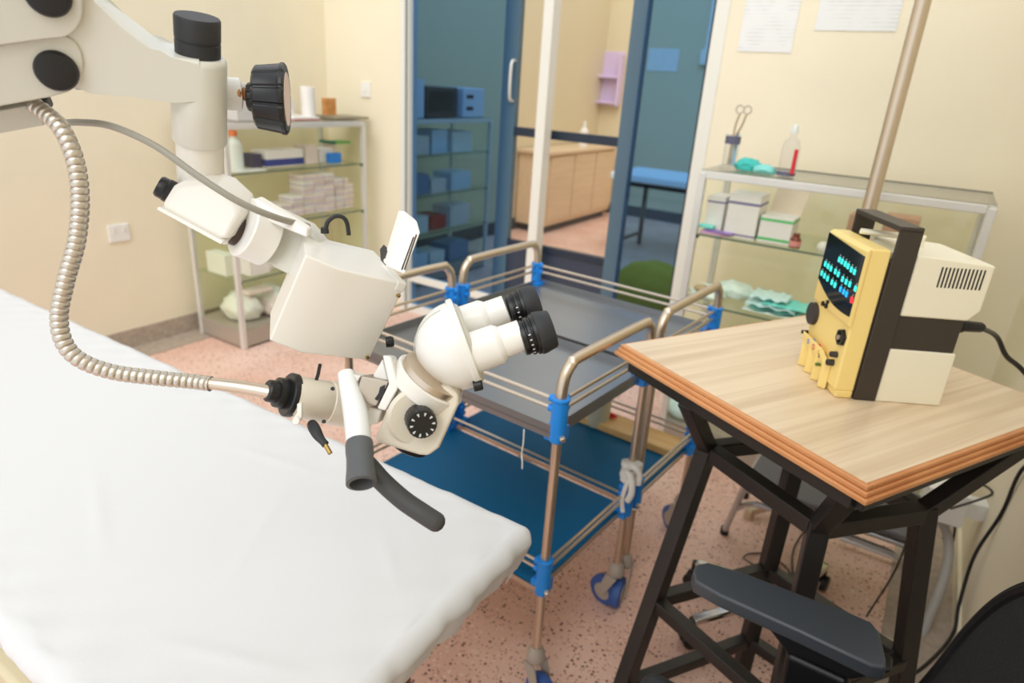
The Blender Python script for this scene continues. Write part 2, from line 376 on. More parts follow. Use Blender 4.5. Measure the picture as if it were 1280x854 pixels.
# ------------------------------------------------------------------ trolleys (built round the front right post, x to the right, y to the back)
TL, TW, TG = .661, .396, .05
TP = V((-.535, 1.075, 0)); TR_ = -.0811
def trolley(label, back, loc):
    t = thing('instrument_trolley', label, 'trolley', loc, TR_, 'steel trolleys standing side by side')
    posts = [(0, 0), (0, TW), (-TL, 0), (-TL, TW)]
    W0 = dict(world=False)
    for x, y in posts:
        link('post', MB().lathe((x, y, .15), UP, [(0, .0105), (.58, .0105), (.581, .0125), (.68, .0125)], 16), STEEL, t, **W0)
    for x in (0, -TL):
        lp = MB(); h, c = .9, .06
        lp.tube([(x, 0, .82), (x, 0, h-c), (x, c*.12, h-c*.45), (x, c*.45, h-c*.12), (x, c, h), (x, TW-c, h), (x, TW-c*.45, h-c*.12), (x, TW-c*.12, h-c*.45), (x, TW, h-c), (x, TW, .82)], .0122, n=14, sub=5)
        link('loop_handle', lp, STEEL, t, **W0)
    def pan(z0, z1, th, m, lip):
        b = MB(); a0, a1, b0, b1 = -TL+.004, -.004, -.014, TW+.014
        b.box((a0, b0, z0+lip), (a1, b1, z0+lip+th))
        b.box((a0, b0, z0), (a1, b0+.003, z1)); b.box((a0, b1-.003, z0), (a1, b1, z1)); b.box((a0, b0, z0), (a0+.003, b1, z1)); b.box((a1-.003, b0, z0), (a1, b1, z1))
        return b
    link('upper_tray', pan(.735, .766, .002, STEELD, .012), STEELD, t, **W0)
    lt = link('lower_tray', pan(.333, .3455, .002, STEEL, .004), STEEL, t, **W0)
    link('shelf_board', MB().box((-TL+.008, -.010, .3392), (-.008, TW+.010, .3465)), TEAL, lt, **W0)
    for zs, inner in (((.797, .819), False), ((.388, .408), True)):
        for z in zs:
            sides = [((0, .012, z), (0, TW-.012, z)), ((-TL, .012, z), (-TL, TW-.012, z))]
            yo = TW if back else 0
            sides.append(((-.012, yo, z), (-TL+.012, yo, z)))
            if inner and z < .4 and not back: sides.append(((-.012, TW-yo, z), (-TL+.012, TW-yo, z)))
            for p, q in sides:
                r = MB(); r.cyl(p, q, .0042, n=10); link('guard_rail', r, STEEL, t, **W0)
    for x, y in posts:
        sx = -1 if x == 0 else 1; sy = 1 if y == 0 else -1
        for z0 in (.727, .328):
            h = .1 if z0 > .5 else .095
            b = MB(); b.lathe((x, y, z0), UP, [(0, .0155), (.002, .0175), (h-.006, .0175), (h-.005, .0195), (h, .0195), (h+.001, .014)], 20)
            b.cbox((x+sx*.008, y+sy*.008, z0+.016), (.038, .038, .032))
            for dz in ((.07, .092) if z0 > .5 else (.06, .08)):
                b.lathe((x, y, z0+dz), V((sx, 0, 0)), [(0, .0085), (.026, .0085)], 12); b.lathe((x, y, z0+dz), V((0, sy, 0)), [(0, .0085), (.026, .0085)], 12)
            c = link('corner_clip', b, BLUE, t, bevel=.002, **W0)
            link('bolt', MB().lathe((x-sx*.008, y-sy*.0, z0+.016), V((-sx*.7, -sy*.7, 0)), [(0, .006), (.02, .006), (.023, .004)], 12), STEEL, c, **W0)
        # castor
        a = {(0, 0, False): -.15, (0, TW, False): 3.0, (0, 0, True): -1.35, (0, TW, True): 2.6}.get((x, y, back), 1.2); d = V((math.cos(a), math.sin(a), 0)); nrm = V((-d.y, d.x, 0)); c = V((x, y, 0))+d*.03
        f = MB(); f.lathe((x, y, .165), V((0, 0, -1)), [(0, .013), (.012, .02), (.03, .024), (.042, .02)], 20)
        for s in (1, -1):
            f.loft([V((x, y, .125))+nrm*s*.02+d*k for k in (-.018, .018)]+[c+nrm*s*.02+V((0, 0, .045))+d*k for k in (.012, -.012)],
                   [V((x, y, .125))+nrm*s*.024+d*k for k in (-.018, .018)]+[c+nrm*s*.024+V((0, 0, .045))+d*k for k in (.012, -.012)])
        cs = link('castor', f, mat('castor_grey', (168, 158, 146), .5), t, **W0)
        wz = c+V((0, 0, .0475))
        link('tyre', MB().lathe(wz-nrm*.013, nrm, [(0, .038), (.003, .0455), (.013, .0475), (.023, .0455), (.026, .038)], 28), mat('blue_tyre', (52, 88, 156), .5), cs, **W0)
        link('hub', MB().lathe(wz-nrm*.0155, nrm, [(0, .026), (.031, .026)], 20), MATS['castor_grey'], cs, **W0)
    return t
ux = V((math.cos(TR_), math.sin(TR_), 0)); vy = V((-math.sin(TR_), math.cos(TR_), 0))
trolley('steel instrument trolley nearer the bed, rails on its front, gauze tied to one post', False, TP)
trolley('steel instrument trolley farther from the bed, beside the glass partition, plastic jar on its shelf', True, TP+vy*(TW+TG))
# gauze knotted on the near trolley's rear post
g = MB(); pc = TP+vy*TW
for k, z in enumerate((.44, .456, .472, .488)):
    g.lathe(pc+V((0, 0, z)), V((.25*math.sin(k*2), .25*math.cos(k*2), 1)), [(-.011, .016), (-.006, .026+.003*(k % 2)), (.006, .026+.003*(k % 2)), (.011, .016)], 18)
for pts, r in (([(0, -.02, .45), (.018, -.035, .44), (.022, -.036, .41), (.014, -.032, .385)], .007), ([(.005, -.02, .44), (.005, -.032, .42), (.0, -.03, .38), (.006, -.03, .35)], .005), ([(.0, -.02, .46), (.015, -.03, .475), (.03, -.025, .46), (.03, -.02, .43)], .006)):
    g.tube([pc+V(p)*1.15+V((0, -.004, -.04)) for p in pts], r*1.25, n=8)
solo('gauze_bandage', g, mat('gauze_white', (238, 234, 226), .9, bump=.4, bscale=300), 'white gauze strip knotted round a trolley post above the blue lower clip', 'bandage')
th = MB(); a = at_z(655, 537, .735)
th.tube([a, a+V((.001, 0, -.03)), a+V((-.002, .002, -.06)), a+V((.002, 0, -.08)), a+V((.003, 0, -.095))], .0016, n=6)
solo('thread', th, MATS['gauze_white'], 'thin white thread hanging from the front edge of the near steel tray', 'thread')
# things on the far trolley's lower shelf
pl = TP+vy*(2*TW+TG)
b = MB(); M = Matrix.Translation(pl) @ Matrix.Rotation(TR_, 4, 'Z'); b.box((-.5, -.115, .348), (-.022, -.012, .372), M)
solo('wooden_plank', b, BOXW, 'pale wooden plank lying along the back of the far trolley shelf', 'plank', bevel=.002)
c = at_z(743, 535, .348)+V((-.005, .03, 0)); c.z = .348
j = MB(); j.lathe(c, UP, [(0, .034), (.004, .038), (.15, .042), (.152, .044), (.16, .044), (.161, .040), (.156, .0395), (.01, .035)], 28)
solo('plastic_jar', j, mat('cloudy_plastic', (206, 204, 180), .35), 'cloudy white plastic jar standing on the blue trolley shelf', 'jar')
c = at_z(762, 524, .372); c.z = .372
r = MB(); r.prism([c+HR*-.012, c+HR*.026+V((0, 0, .008)), c+HR*-.012+V((0, 0, .03))], HF*.012)
solo('plastic_wedge', r, mat('red_plastic', (214, 24, 40), .4), 'small red plastic wedge on the wooden plank beside the jar', 'wedge')

# ------------------------------------------------------------------ glass cabinets (origin front left foot, x along the front, y to the rear)
CW, CD, CH = .935, .385, 1.155
SHZ = (.104, .372, .640, .914)
def cabinet(label, loc, rz):
    t = thing('display_cabinet', label, 'cabinet', loc, rz, 'aluminium and glass cabinets'); W0 = dict(world=False)
    s = .026
    for x in (0, CW-s):
        for y in (0, CD-s): link('post', MB().box((x, y, 0), (x+s, y+s, CH-.012)), ALU, t, bevel=.003, **W0)
    f = MB()
    for y in (0, CD-s): f.box((s, y, CH-.032), (CW-s, y+s, CH-.004))
    for x in (0, CW-s): f.box((x, s, CH-.032), (x+s, CD-s, CH-.004))
    link('top_frame', f, ALU, t, bevel=.003, **W0)
    f = MB(); f.box((s, .004, .012), (CW-s, .01, .1)); f.box((s, CD-.01, .012), (CW-s, CD-.004, .1)); f.box((.004, s, .012), (.01, CD-s, .1)); f.box((CW-.01, s, .012), (CW-.004, CD-s, .1)); f.box((.01, .01, .094), (CW-.01, CD-.01, .1035))
    link('plinth', f, mat('plinth_grey', (178, 168, 154), .45, .3), t, **W0)
    for z in SHZ[1:]:
        sh = link('shelf', MB().box((.008, .012, z-.006), (CW-.008, CD-.012, z)), GLS, t, **W0)
        e = MB(); e.box((.006, .009, z-.0065), (CW-.006, .0118, z+.0005)); link('shelf_edge', e, GLEDGE, sh, **W0)
        h = MB()
        for x in (.024, CW-.033):
            h.box((x, .004, z-.016), (x+.01, .02, z-.0066))
        link('shelf_bracket', h, BLACK, sh, **W0)
    tp = link('top_glass', MB().box((.004, .004, CH-.004), (CW-.004, CD-.004, CH)), glass('top_glass', (.97, .975, .95), .5, .12), t, **W0)
    e = MB(); e.box((.004, CD-.0038, CH-.005), (CW-.004, CD+.002, CH+.002)); link('glass_edge', e, mat('dark_edge', (70, 74, 70), .4), tp, **W0)
    for x in (.011, CW-.015): link('side_glass', MB().box((x, s, .1), (x+.004, CD-s, CH-.032)), GL, t, **W0)
    link('back_glass', MB().box((s, CD-.016, .1), (CW-s, CD-.012, CH-.032)), GL, t, **W0)
    for k, (x0, x1) in enumerate(((s, CW*.52), (CW*.48, CW-s))): link('sliding_glass', MB().box((x0, .001+.003*k, .104), (x1, .003+.003*k, CH-.032)), glass('front_glass', (.995, 1, .985), .015), t, **W0)
    return t
lcab = cabinet('glass cabinet behind the microscope, stacked with medicine boxes against the left wall', (-2.886, 1.985, 0), PI/2)
rcab = dup(lcab, (-.768, 2.51, 0), 0, 'glass cabinet on the right wall side behind the instrument table, teal packs inside')
dup(lcab, (-2.955, 3.39, 0), PI/2, 'glass cabinet seen through the blue tinted pane, printer and trays on top')

def carton(name, label, cat, c, sz, rz=0, m=None, bands=(), group=None, rx=0):
    """box standing on its base centre c; bands = (z0, z1, material) strips round the front"""
    o = link(name, MB().box((-sz[0]/2, -sz[1]/2, 0), (sz[0]/2, sz[1]/2, sz[2])), m or PAPERW, bevel=.0015)
    o.location = c; o.rotation_euler = (rx, 0, rz); tag(o, label, cat, group)
    for z0, z1, bm_ in bands:
        e = .0006; link('printed_band', MB().box((-sz[0]/2-e, -sz[1]/2-e, z0*sz[2]), (sz[0]/2+e, sz[1]/2+e, z1*sz[2])), bm_, o, world=False)
    return o
BLUEP = mat('blue_print', (52, 66, 140), .5); GRNP = mat('green_print', (90, 196, 110), .5); PURP = mat('violet_print', (120, 112, 150), .5); TEALP = mat('teal_print', (70, 196, 180), .6)
TEALF = mat('teal_fabric', (130, 226, 214), .8, bump=.2, bscale=60); PALEF = mat('pale_wrapping', (228, 244, 234), .5, var=.1, scale=20); WBAG = mat('white_bag', (226, 228, 216), .55, var=.05)
# --- left cabinet contents: y from pixel columns on the plane x = X
LX = -3.06
def lc(name, label, cat, x0, x1, y, h, z, X=LX, dp=.09, m=None, bands=(), group=None, rz=0):
    Y0 = at_x(x0, y, X).y; Y1 = at_x(x1, y, X).y
    if z < 1.1: Y0 = max(Y0, 2.016); Y1 = min(Y1, 2.868)
    return carton(name, label, cat, (X, (Y0+Y1)/2, z), (dp, Y1-Y0, h), rz, m, bands, group)
zt = CH+.001
lc('carton', 'large grey-white carton on the left cabinet top, half behind the black knob', 'box', 279, 312, 125, .17, zt, m=mat('grey_carton', (206, 202, 198), .6), dp=.2)
lc('carton', 'low white carton lying on the left cabinet top behind the black knob', 'box', 313, 352, 140, .1, zt, dp=.2, m=PAPERW)
lc('booklet', 'flat white booklet with a red spine on the left cabinet top', 'booklet', 352, 384, 150, .018, zt, dp=.2, m=PAPERW, bands=((.1, .45, mat('red_print', (190, 90, 90), .5)),), X=-3.02)
a = at_x(386, 145, -3.03)
rl = MB(); rl.lathe((-3.03, a.y, zt), UP, [(0, .036), (.002, .038), (.165, .038), (.167, .036)], 24)
solo('paper_roll', rl, PAPERW, 'tall white paper roll standing on the left cabinet top', 'paper roll')
lc('wooden_block', 'orange-brown wooden block standing on the left cabinet top by the switch', 'block', 405, 418, 139, .105, zt, X=-3.15, dp=.035, m=mat_wood('orange_wood', (186, 124, 64), (212, 150, 84), 0))
lc('plate', 'flat dark plate lying on the right end of the left cabinet top', 'plate', 405, 446, 146, .012, zt, X=-3.06, dp=.2, m=mat('olive_plate', (140, 132, 110), .5))
# bottle with orange cap
a = at_x(295, 210, -3.02); z = SHZ[3]+.001
bt = MB(); bt.lathe((-3.02, a.y, z), UP, [(0, .036), (.004, .04), (.115, .04), (.135, .034), (.15, .018), (.165, .016)], 24)
o = solo('saline_bottle', bt, mat('bottle_white', (226, 230, 222), .3), 'white plastic bottle with orange cap on the upper shelf', 'bottle')
link('cap', MB().lathe((-3.02, a.y, z+.165), UP, [(0, .02), (.024, .02), (.026, .017)], 20), mat('orange_cap', (232, 122, 70), .4), o)
lc('tray', 'flat white tray under the orange-capped bottle', 'tray', 288, 328, 212, .008, z, X=-2.945, dp=.07, m=WHITE)
lc('carton', 'dark navy carton beside the orange-capped bottle', 'box', 311, 321, 207, .07, z, m=mat('navy_carton', (70, 66, 92), .5))
lc('carton', 'white carton with dark blue lower half on the upper shelf', 'box', 325, 371, 210, .085, z, m=PAPERW, dp=.12, bands=((.06, .48, BLUEP),))
lc('carton', 'small white carton standing right of the blue and white one', 'box', 375, 391, 203, .1, z, m=PAPERP)
lc('carton', 'low white carton left of the bright blue pack', 'box', 393, 409, 203, .075, z, m=PAPERW, X=-3.08)
lc('carton', 'bright blue pack on the front edge of the upper shelf', 'box', 411, 424, 206, .055, z, X=-2.99, dp=.04, m=mat('bright_blue', (40, 130, 220), .4))
w_ = lc('carton', 'wide white carton behind the bright blue pack', 'box', 412, 446, 196, .09, z, X=-3.14, dp=.13, m=PAPERP)
lc('folder', 'dark green folder lying on top of the wide white carton', 'folder', 408, 430, 180, .016, z+.091, X=-3.14, dp=.12, m=mat('dark_green', (30, 110, 84), .5))
lc('carton', 'light green packet beside the dark green folder', 'box', 432, 446, 182, .012, z+.091, X=-3.13, dp=.1, m=mat('leaf_green', (106, 186, 92), .5))
# the pile of medicine boxes
z = SHZ[2]+.001
cols = [(343, 358, 2), (358, 372, 3), (372, 386, 6), (386, 399, 6), (399, 411, 6), (411.5, 422, 5), (422.5, 433, 5), (433.5, 443, 4)]
for ci, (x0, x1, n) in enumerate(cols):
    for k in range(n):
        h = .036
        lc('medicine_box', 'small white and pink medicine box in the stacked pile on the middle shelf', 'box', x0+.4, x1-.4, 268, h-.001, z+k*h, X=-3.05+random.uniform(-.008, .008), dp=.12, m=PAPERP if (ci+k) % 3 else PAPERW, bands=((.3, .62, mat('pale_print', (206, 190, 200), .5)),), group='medicine boxes piled on the middle shelf')
z = SHZ[1]+.001
lc('carton', 'pale green-white carton behind the left cabinet post, lower shelf', 'box', 250, 285, 335, .11, z, X=-3.1, dp=.16, m=WBAG)
lc('carton', 'white carton right of the front post on the lower shelf', 'box', 303, 328, 333, .1, z, X=-3.0, dp=.13, m=PAPERW)
lc('carton', 'small white carton next to the curled metal dish', 'box', 329, 342, 333, .085, z, X=-3.04, dp=.1, m=PAPERW)
a = at_x(349, 335, -3.0)
d = MB(); d.lathe((-3.0, a.y+.02, z), UP, [(0, .03), (.05, .042), (.052, .04), (.004, .027)], 24); solo('metal_dish', d, STEELD, 'dull metal dish on the lower shelf of the left cabinet', 'dish')
z = .105
def sack(name, label, cat, c, sz, m, seed, noise=.07): return solo(name, MB().blob((c[0], c[1], c[2]+sz[2]*.62), sz, 14, noise, seed), m, label, cat, smooth=60)
sack('plastic_sack', 'crumpled pale plastic sack on the cabinet floor behind the front post', 'sack', (-3.08, 2.13, z), (.12, .095, .09), WBAG, 3, .11)
sack('plastic_sack', 'crumpled white sack on the cabinet floor right of the front post', 'sack', (-3.06, 2.315, z), (.12, .08, .095), WBAG, 8, .11)
sack('paper_bundle', 'loose pinkish-white paper bundle at the cabinet floor, far right', 'papers', (-3.03, at_x(342, 390, -3.03).y, z), (.1, .09, .07), PAPERP, 5, .12)
lc('carton', 'long white flat carton lying on top of the crumpled sacks', 'box', 307, 337, 378, .02, z+.155, X=-3.0, dp=.07, m=PAPERP)

# --- right cabinet contents
RY = 2.6
def rc(name, label, cat, x0, x1, y, h, z, Y=RY, dp=.1, m=None, bands=(), group=None):
    X0 = max(-.738, at_y(x0, y, Y).x); X1 = min(.137, at_y(x1, y, Y).x)
    return carton(name, label, cat, ((X0+X1)/2, Y, z), (X1-X0, dp, h), 0, m, bands, group)
z = zt
a = at_y(911, 205, 2.66)
gt = thing('forceps_jar', 'tall clear jar holding ring-handled forceps on the right cabinet top', 'jar', (a.x, 2.66, z))
link('jar', MB().lathe((a.x, 2.66, z), UP, [(0, .034), (.006, .034), (.01, .026), (.12, .028), (.122, .03), (.124, .027), (.012, .022)], 24), glass('bottle_glass', (.96, .97, .98), .1), gt)
link('paper_strip', MB().cbox((a.x+.012, 2.668, z+.07), (.012, .006, .12)), mat('light_blue_strip', (168, 206, 226), .5), gt)
for k in (-1, 1):
    fo = MB(); fo.tube([(a.x+.004*k, 2.66, z+.014), (a.x+.002*k, 2.66, z+.1), (a.x+.012*k+.012, 2.66, z+.16), (a.x+.012*k+.02, 2.66, z+.2)], .004, n=8)
    R = .014; cc = V((a.x+.02+.014*k, 2.66, z+.215))
    fo.tube([cc+V((R*math.cos(q*PI/6), 0, R*math.sin(q*PI/6))) for q in range(13)], .0032, n=6, sub=2); link('forceps', fo, STEEL, gt)
link('collar', MB().lathe((a.x, 2.66, z+.09), UP, [(0, .0285), (.028, .0285)], 24), mat('dark_band', (96, 96, 120), .4), gt)
sack('sterile_pouch', 'turquoise folded sterile pouch on the right cabinet top', 'pouch', (at_y(934, 210, 2.63).x, 2.63, z), (.05, .04, .028), mat('turquoise_pouch', (60, 190, 180), .5), 2, .14)
sack('sterile_pouch', 'turquoise and white crumpled pouch touching the clear bottle', 'pouch', (at_y(956, 213, 2.6).x, 2.6, z), (.042, .035, .02), mat('pale_turquoise', (130, 214, 206), .5), 4, .14)
a = at_y(983, 214, 2.6)
cb = MB(); cb.lathe((a.x, 2.6, z), UP, [(0, .028), (.003, .031), (.1, .031), (.125, .024), (.135, .012), (.15, .012)], 24)
o = solo('spray_bottle', cb, glass('clear_plastic', (.95, .95, .98), .1), 'clear plastic bottle with a red strip on the right cabinet top', 'bottle')
link('cap', MB().lathe((a.x, 2.6, z+.15), UP, [(0, .014), (.022, .012), (.03, .006)], 18), mat('bottle_white', (226, 230, 222), .3), o)
link('red_label', MB().cbox((a.x+.024, 2.578, z+.055), (.012, .012, .085)), mat('red_plastic', (214, 24, 40), .4), o)
link('base_band', MB().lathe((a.x, 2.6, z+.004), UP, [(0, .0316), (.012, .0316)], 24), mat('dark_band', (96, 96, 120), .4), o)
z = SHZ[3]+.001
rc('glove_box', 'white glove box at the left end of the right cabinet, one dark stripe', 'box', 876, 907, 280, .14, z, Y=2.64, dp=.12, bands=((.82, .87, PURP),))
rc('glove_box', 'taller white glove box beside it, two violet stripes', 'box', 910, 949, 288, .165, z, Y=2.62, dp=.13, bands=((.76, .82, PURP), (.05, .09, PURP)))
for k, (mm, lb) in enumerate(((mat('pink_pack', (214, 160, 200), .5), 'flat pink sachet in front of the glove boxes'), (mat('violet_pack', (150, 120, 190), .5), 'flat violet sachet lying crosswise on the pink sachet'))):
    b = MB(); b.box((-.055, -.018, 0), (.055, .018, .008)); o = solo('sachet', b, mm, lb, 'sachet', bevel=.003); o.location = (at_y(893+6*k, 292, 2.55).x, 2.55, z+.009*k); o.rotation_euler = (0, 0, .12-.24*k)
b = MB(); b.box((-.03, -.018, 0), (.03, .018, .012)); o = solo('sachet', b, TEALF, 'teal sachet at the left front corner of the upper shelf', 'sachet', bevel=.003); o.location = (at_y(874, 286, 2.55).x+.025, 2.556, z+.02)
g = rc('mask_box', 'open white box with green stripes and a raised lid', 'box', 950, 991, 300, .098, z, Y=2.62, dp=.12, m=PAPERW, bands=((.82, .92, GRNP), (.1, .2, GRNP)))
sx = .5*(at_y(991, 300, 2.62).x-at_y(950, 300, 2.62).x)
link('open_lid', MB().loft([(-sx, .058, .098), (sx, .058, .098), (sx, .061, .098), (-sx, .061, .098)], [(-sx+.01, .085, .19), (sx+.012, .085, .19), (sx+.012, .088, .19), (-sx+.01, .088, .19)]), mat('kraft_inside', (226, 208, 184), .7), g, world=False)
a = at_y(994, 303, 2.56)
br = MB(); br.lathe((a.x, 2.56, z), UP, [(0, .018), (.003, .02), (.03, .02), (.04, .012), (.052, .012)], 20)
o = solo('medicine_bottle', br, mat('amber_brown', (120, 52, 34), .25), 'small brown bottle with a pink label by the open green box', 'bottle')
link('label_wrap', MB().lathe((a.x, 2.56, z+.006), UP, [(0, .0204), (.02, .0204)], 20), mat('pink_label', (226, 150, 140), .5), o)
solo('cotton_ball', MB().blob((at_y(1028, 312, 2.58).x, 2.58, z+.012), (.022, .02, .022), 10, .06, 2), mat('gauze_white', (238, 234, 226), .9), 'white cotton ball left of the yellow machine on the glass shelf', 'cotton ball')
KRAFT = mat('kraft_carton', (190, 150, 122), .7)
rc('carton', 'brown cardboard carton with white lower half behind the machine handle', 'box', 1056, 1085, 300, .13, z, Y=2.72, dp=.1, m=KRAFT, bands=((.0, .45, PAPERW),))
rc('carton', 'open brown cardboard carton right of the pole', 'box', 1098, 1142, 306, .14, z, Y=2.74, dp=.12, m=KRAFT)
for k, (x_, lb) in enumerate(((1196, 'white tube lying at the right end of the glass shelf'), (1212, 'violet-capped tube at the right end of the glass shelf'))):
    a = at_y(x_, 305, 2.62); t_ = MB(); t_.lathe((a.x-.03, 2.62+.03*k, z+.014), V((1, .3-.6*k, 0)), [(0, .008), (.004, .0135), (.06, .0135), (.064, .009)], 16)
    o = solo('ointment_tube', t_, PAPERW, lb, 'tube'); link('cap', MB().lathe(V((a.x-.03, 2.62+.03*k, z+.014))+V((1, .3-.6*k, 0)).normalized()*.064, V((1, .3-.6*k, 0)), [(0, .009), (.02, .009)], 14), mat('violet_cap', (110, 90, 170), .4), o)
z = SHZ[2]+.001
sack('wrapped_bundle', 'crumpled pale wrapped bundle with a tan patch, left on the lower glass shelf', 'bundle', (at_y(884, 370, 2.62).x, 2.62, z), (.07, .07, .035), PALEF, 6, .13)
solo('tan_pad', MB().blob((at_y(880, 350, 2.585).x, 2.585, z+.045), (.035, .03, .016), 10, .08, 4), mat('tan_cloth', (190, 164, 124), .8), 'tan cloth pad resting on the pale wrapped bundle', 'pad')
sack('wrapped_bundle', 'pale clear-wrapped bundle behind the teal mask pile', 'bundle', (at_y(918, 360, 2.70).x, 2.72, z), (.08, .06, .04), mat('pale_wrapping', (206, 228, 214), .5), 9, .12)
for k in range(5):
    cx = at_y(970, 385, 2.6).x+(.02 if k % 2 else -.012)*k*.6
    b = MB(); nn = 14
    gr = [[b.bm.verts.new((cx+(i/nn-.5)*.23*(1-.1*k)+.0, 2.61+(jj/nn-.5)*.13+.012*math.sin(k*2), z+.004+.013*k+.006*(1+math.sin(i*1.3+k)*math.sin(jj*1.1+2*k)))) for jj in range(nn+1)] for i in range(nn+1)]
    for i in range(nn):
        for jj in range(nn): b.bm.faces.new((gr[i][jj], gr[i+1][jj], gr[i+1][jj+1], gr[i][jj+1]))
    o = solo('face_mask', b, (PALEF, TEALF, mat('pale_blue_wrap', (212, 242, 240), .5), TEALF, mat('pale_blue_wrap', (212, 242, 240), .5))[k], ('lowest pale wrapped pack of the flat pile on the lower glass shelf', 'teal pack second from the bottom of the flat pile', 'middle pale blue pack of the flat pile', 'teal pack second from the top of the flat pile', 'topmost pale blue pack of the flat pile')[k], 'medical pack', 'flat packs on the lower glass shelf', smooth=90)
    so = o.modifiers.new('thick', 'SOLIDIFY'); so.thickness = .003
z = SHZ[1]+.001
rc('carton', 'pink and white carton low in the right cabinet under the flat packs', 'box', 906, 960, 412, .1, z, Y=2.63, dp=.14, m=PAPERW, bands=((.1, .3, mat('pink_label', (226, 150, 140), .5)),))
rc('carton', 'plain white carton low in the right cabinet behind the table edge', 'box', 966, 1010, 416, .09, z, Y=2.65, dp=.14, m=PAPERP)
sack('towel', 'white and light blue folded towel at the bottom of the right cabinet', 'towel', (at_y(842, 502, 2.6).x+.05, 2.6, .105), (.075, .07, .05), mat('pale_blue_wrap', (212, 242, 240), .5), 3, .05)

# ------------------------------------------------------------------ wall things
for x0, x1, yb, top, lb in ((922, 989, 64, .3, 'white printed notice in portrait format, next to the partition frame'), (1018, 1120, 38, .21, 'white printed notice in landscape format, nearer the pole')):
    a = at_y(x0, yb, YB); b_ = at_y(x1, yb, YB)
    solo('notice_sign', MB().box((a.x, YB-.003, a.z), (b_.x, YB-.0012, a.z+top)), mat_lines('notice_paper', (234, 235, 233), (216, 216, 215), 22), lb, 'notice')
a = at_y(458, 112, YB); s_ = thing('light_switch', 'white light switch on the wall between cabinet and partition', 'switch', (a.x, YB, a.z))
link('plate', MB().cbox((a.x, YB-.005, a.z), (.075, .01, .085)), WHITE, s_, bevel=.002); link('rocker', MB().cbox((a.x, YB-.012, a.z), (.02, .006, .03)), WHITE, s_, bevel=.001)
a = at_x(148, 291, XL); s_ = thing('wall_socket', 'cream double socket low on the left wall above the bed', 'socket', (XL, a.y, a.z))
link('plate', MB().cbox((XL+.006, a.y, a.z), (.012, .1, .085)), WHITE, s_, bevel=.003)
for k in (-1, 1): link('rocker', MB().cbox((XL+.0135, a.y+.025*k, a.z+.015), (.004, .016, .026)), OFFW, s_, bevel=.001)

# ------------------------------------------------------------------ beyond the partition
bt = thing('treatment_bench', 'bench with a light blue cover seen through the right tinted pane', 'bench', (-1.75, 5.85, 0))
link('cover', MB().box((-2.5, 5.55, .66), (-1.0, 6.2, .73)), mat('blue_cover', (228, 242, 250), .6), bt, bevel=.02)
link('frame', MB().box((-2.45, 5.6, .62), (-1.05, 6.15, .66)), FRAME, bt)
for x in (-2.36, -1.15):
    for y in (5.63, 6.12): link('leg', MB().bar((x, y, 0), (x, y, .62), .035), mat('bench_leg', (120, 112, 92), .4), bt)
link('crossbar', MB().bar((-2.36, 5.63, .12), (-2.36, 6.12, .12), .025), MATS['bench_leg'], bt)
sack('fabric_sack', 'olive green fabric sack on the floor behind the right tinted pane', 'sack', (-1.49, 4.15, 0), (.25, .2, .22), mat('olive_green', (196, 172, 48), .8, bump=.2, bscale=8), 11, .05)
a = at_y(752, 98, Y2); cd = thing('wall_caddy', 'lilac plastic wall rack with shelves in the far room', 'rack', (a.x, Y2, a.z))
LIL = mat('lilac_plastic', (214, 194, 228), .4); h = .29; wd = .27
link('back_panel', MB().box((a.x-wd, Y2-.02, a.z-h), (a.x+wd, Y2-.002, a.z+h)), LIL, cd, bevel=.01)
for k in (-1, 0): link('shelf', MB().box((a.x-wd, Y2-.14, a.z+h*(k*.95+.02)), (a.x+wd, Y2-.02, a.z+h*(k*.95+.1))), LIL, cd, bevel=.008); 
for k in (-1, 1): link('side_panel', MB().box((a.x+k*wd-.012, Y2-.14, a.z-h), (a.x+k*wd+.012, Y2-.02, a.z+h*.9)), LIL, cd, bevel=.008)
ob = MB(); ob.lathe((a.x-.07, Y2-.08, a.z+h*.12), UP, [(0, .045), (.3, .045), (.34, .03), (.4, .03)], 20); solo('bottle', ob, mat('orange_bottle', (206, 120, 60), .4), 'orange-brown bottle standing in the lilac wall rack', 'bottle')
a0 = at_y(812, 60, Y2); a1 = at_y(846, 90, Y2)
solo('notice_sign', MB().box((a0.x, Y2-.006, a1.z), (a1.x, Y2-.002, a0.z)), mat_lines('notice_paper', (234, 235, 233), (216, 216, 215), 22), 'pale notice on the far wall above the blue bench', 'notice')
a = at_y(885, 70, Y2); tr = thing('cable_trunking', 'pale vertical cable trunking ending in a box on the far wall', 'trunking', (a.x, Y2, a.z))
link('duct', MB().box((a.x-.035, Y2-.03, a.z), (a.x+.035, Y2-.002, ZC)), WHITE, tr); link('outlet_box', MB().box((a.x-.07, Y2-.05, a.z-.09), (a.x+.06, Y2-.002, a.z+.06)), WHITE, tr, bevel=.006)
wt = thing('low_cupboard', 'tan wooden low cupboard against the far left wall', 'cupboard', (-3.4, 6.4, 0)); WD = mat_wood('cupboard_wood', (216, 190, 156), (224, 200, 166), 1.57)
link('cupboard_top', MB().box((X2L+.02, 5.7, .78), (-3.2, 7.3, .81)), WD, wt, bevel=.004); link('body', MB().box((X2L+.02, 5.74, .08), (-3.24, 7.26, .78)), WD, wt)
for k in range(3): link('door', MB().box((-3.24, 5.78+.5*k, .12), (-3.225, 6.25+.5*k, .76)), WD, wt, bevel=.004)
link('plinth', MB().box((X2L+.02, 5.8, 0), (-3.28, 7.2, .08)), mat('dark_skirting', (70, 72, 76), .5), wt)
a = V((-3.4, 6.75, .811))
solo('pump_bottle', MB().lathe(a, UP, [(0, .05), (.16, .05), (.19, .02), (.26, .015)], 16), WHITE, 'white pump bottle on the tan low cupboard', 'bottle')
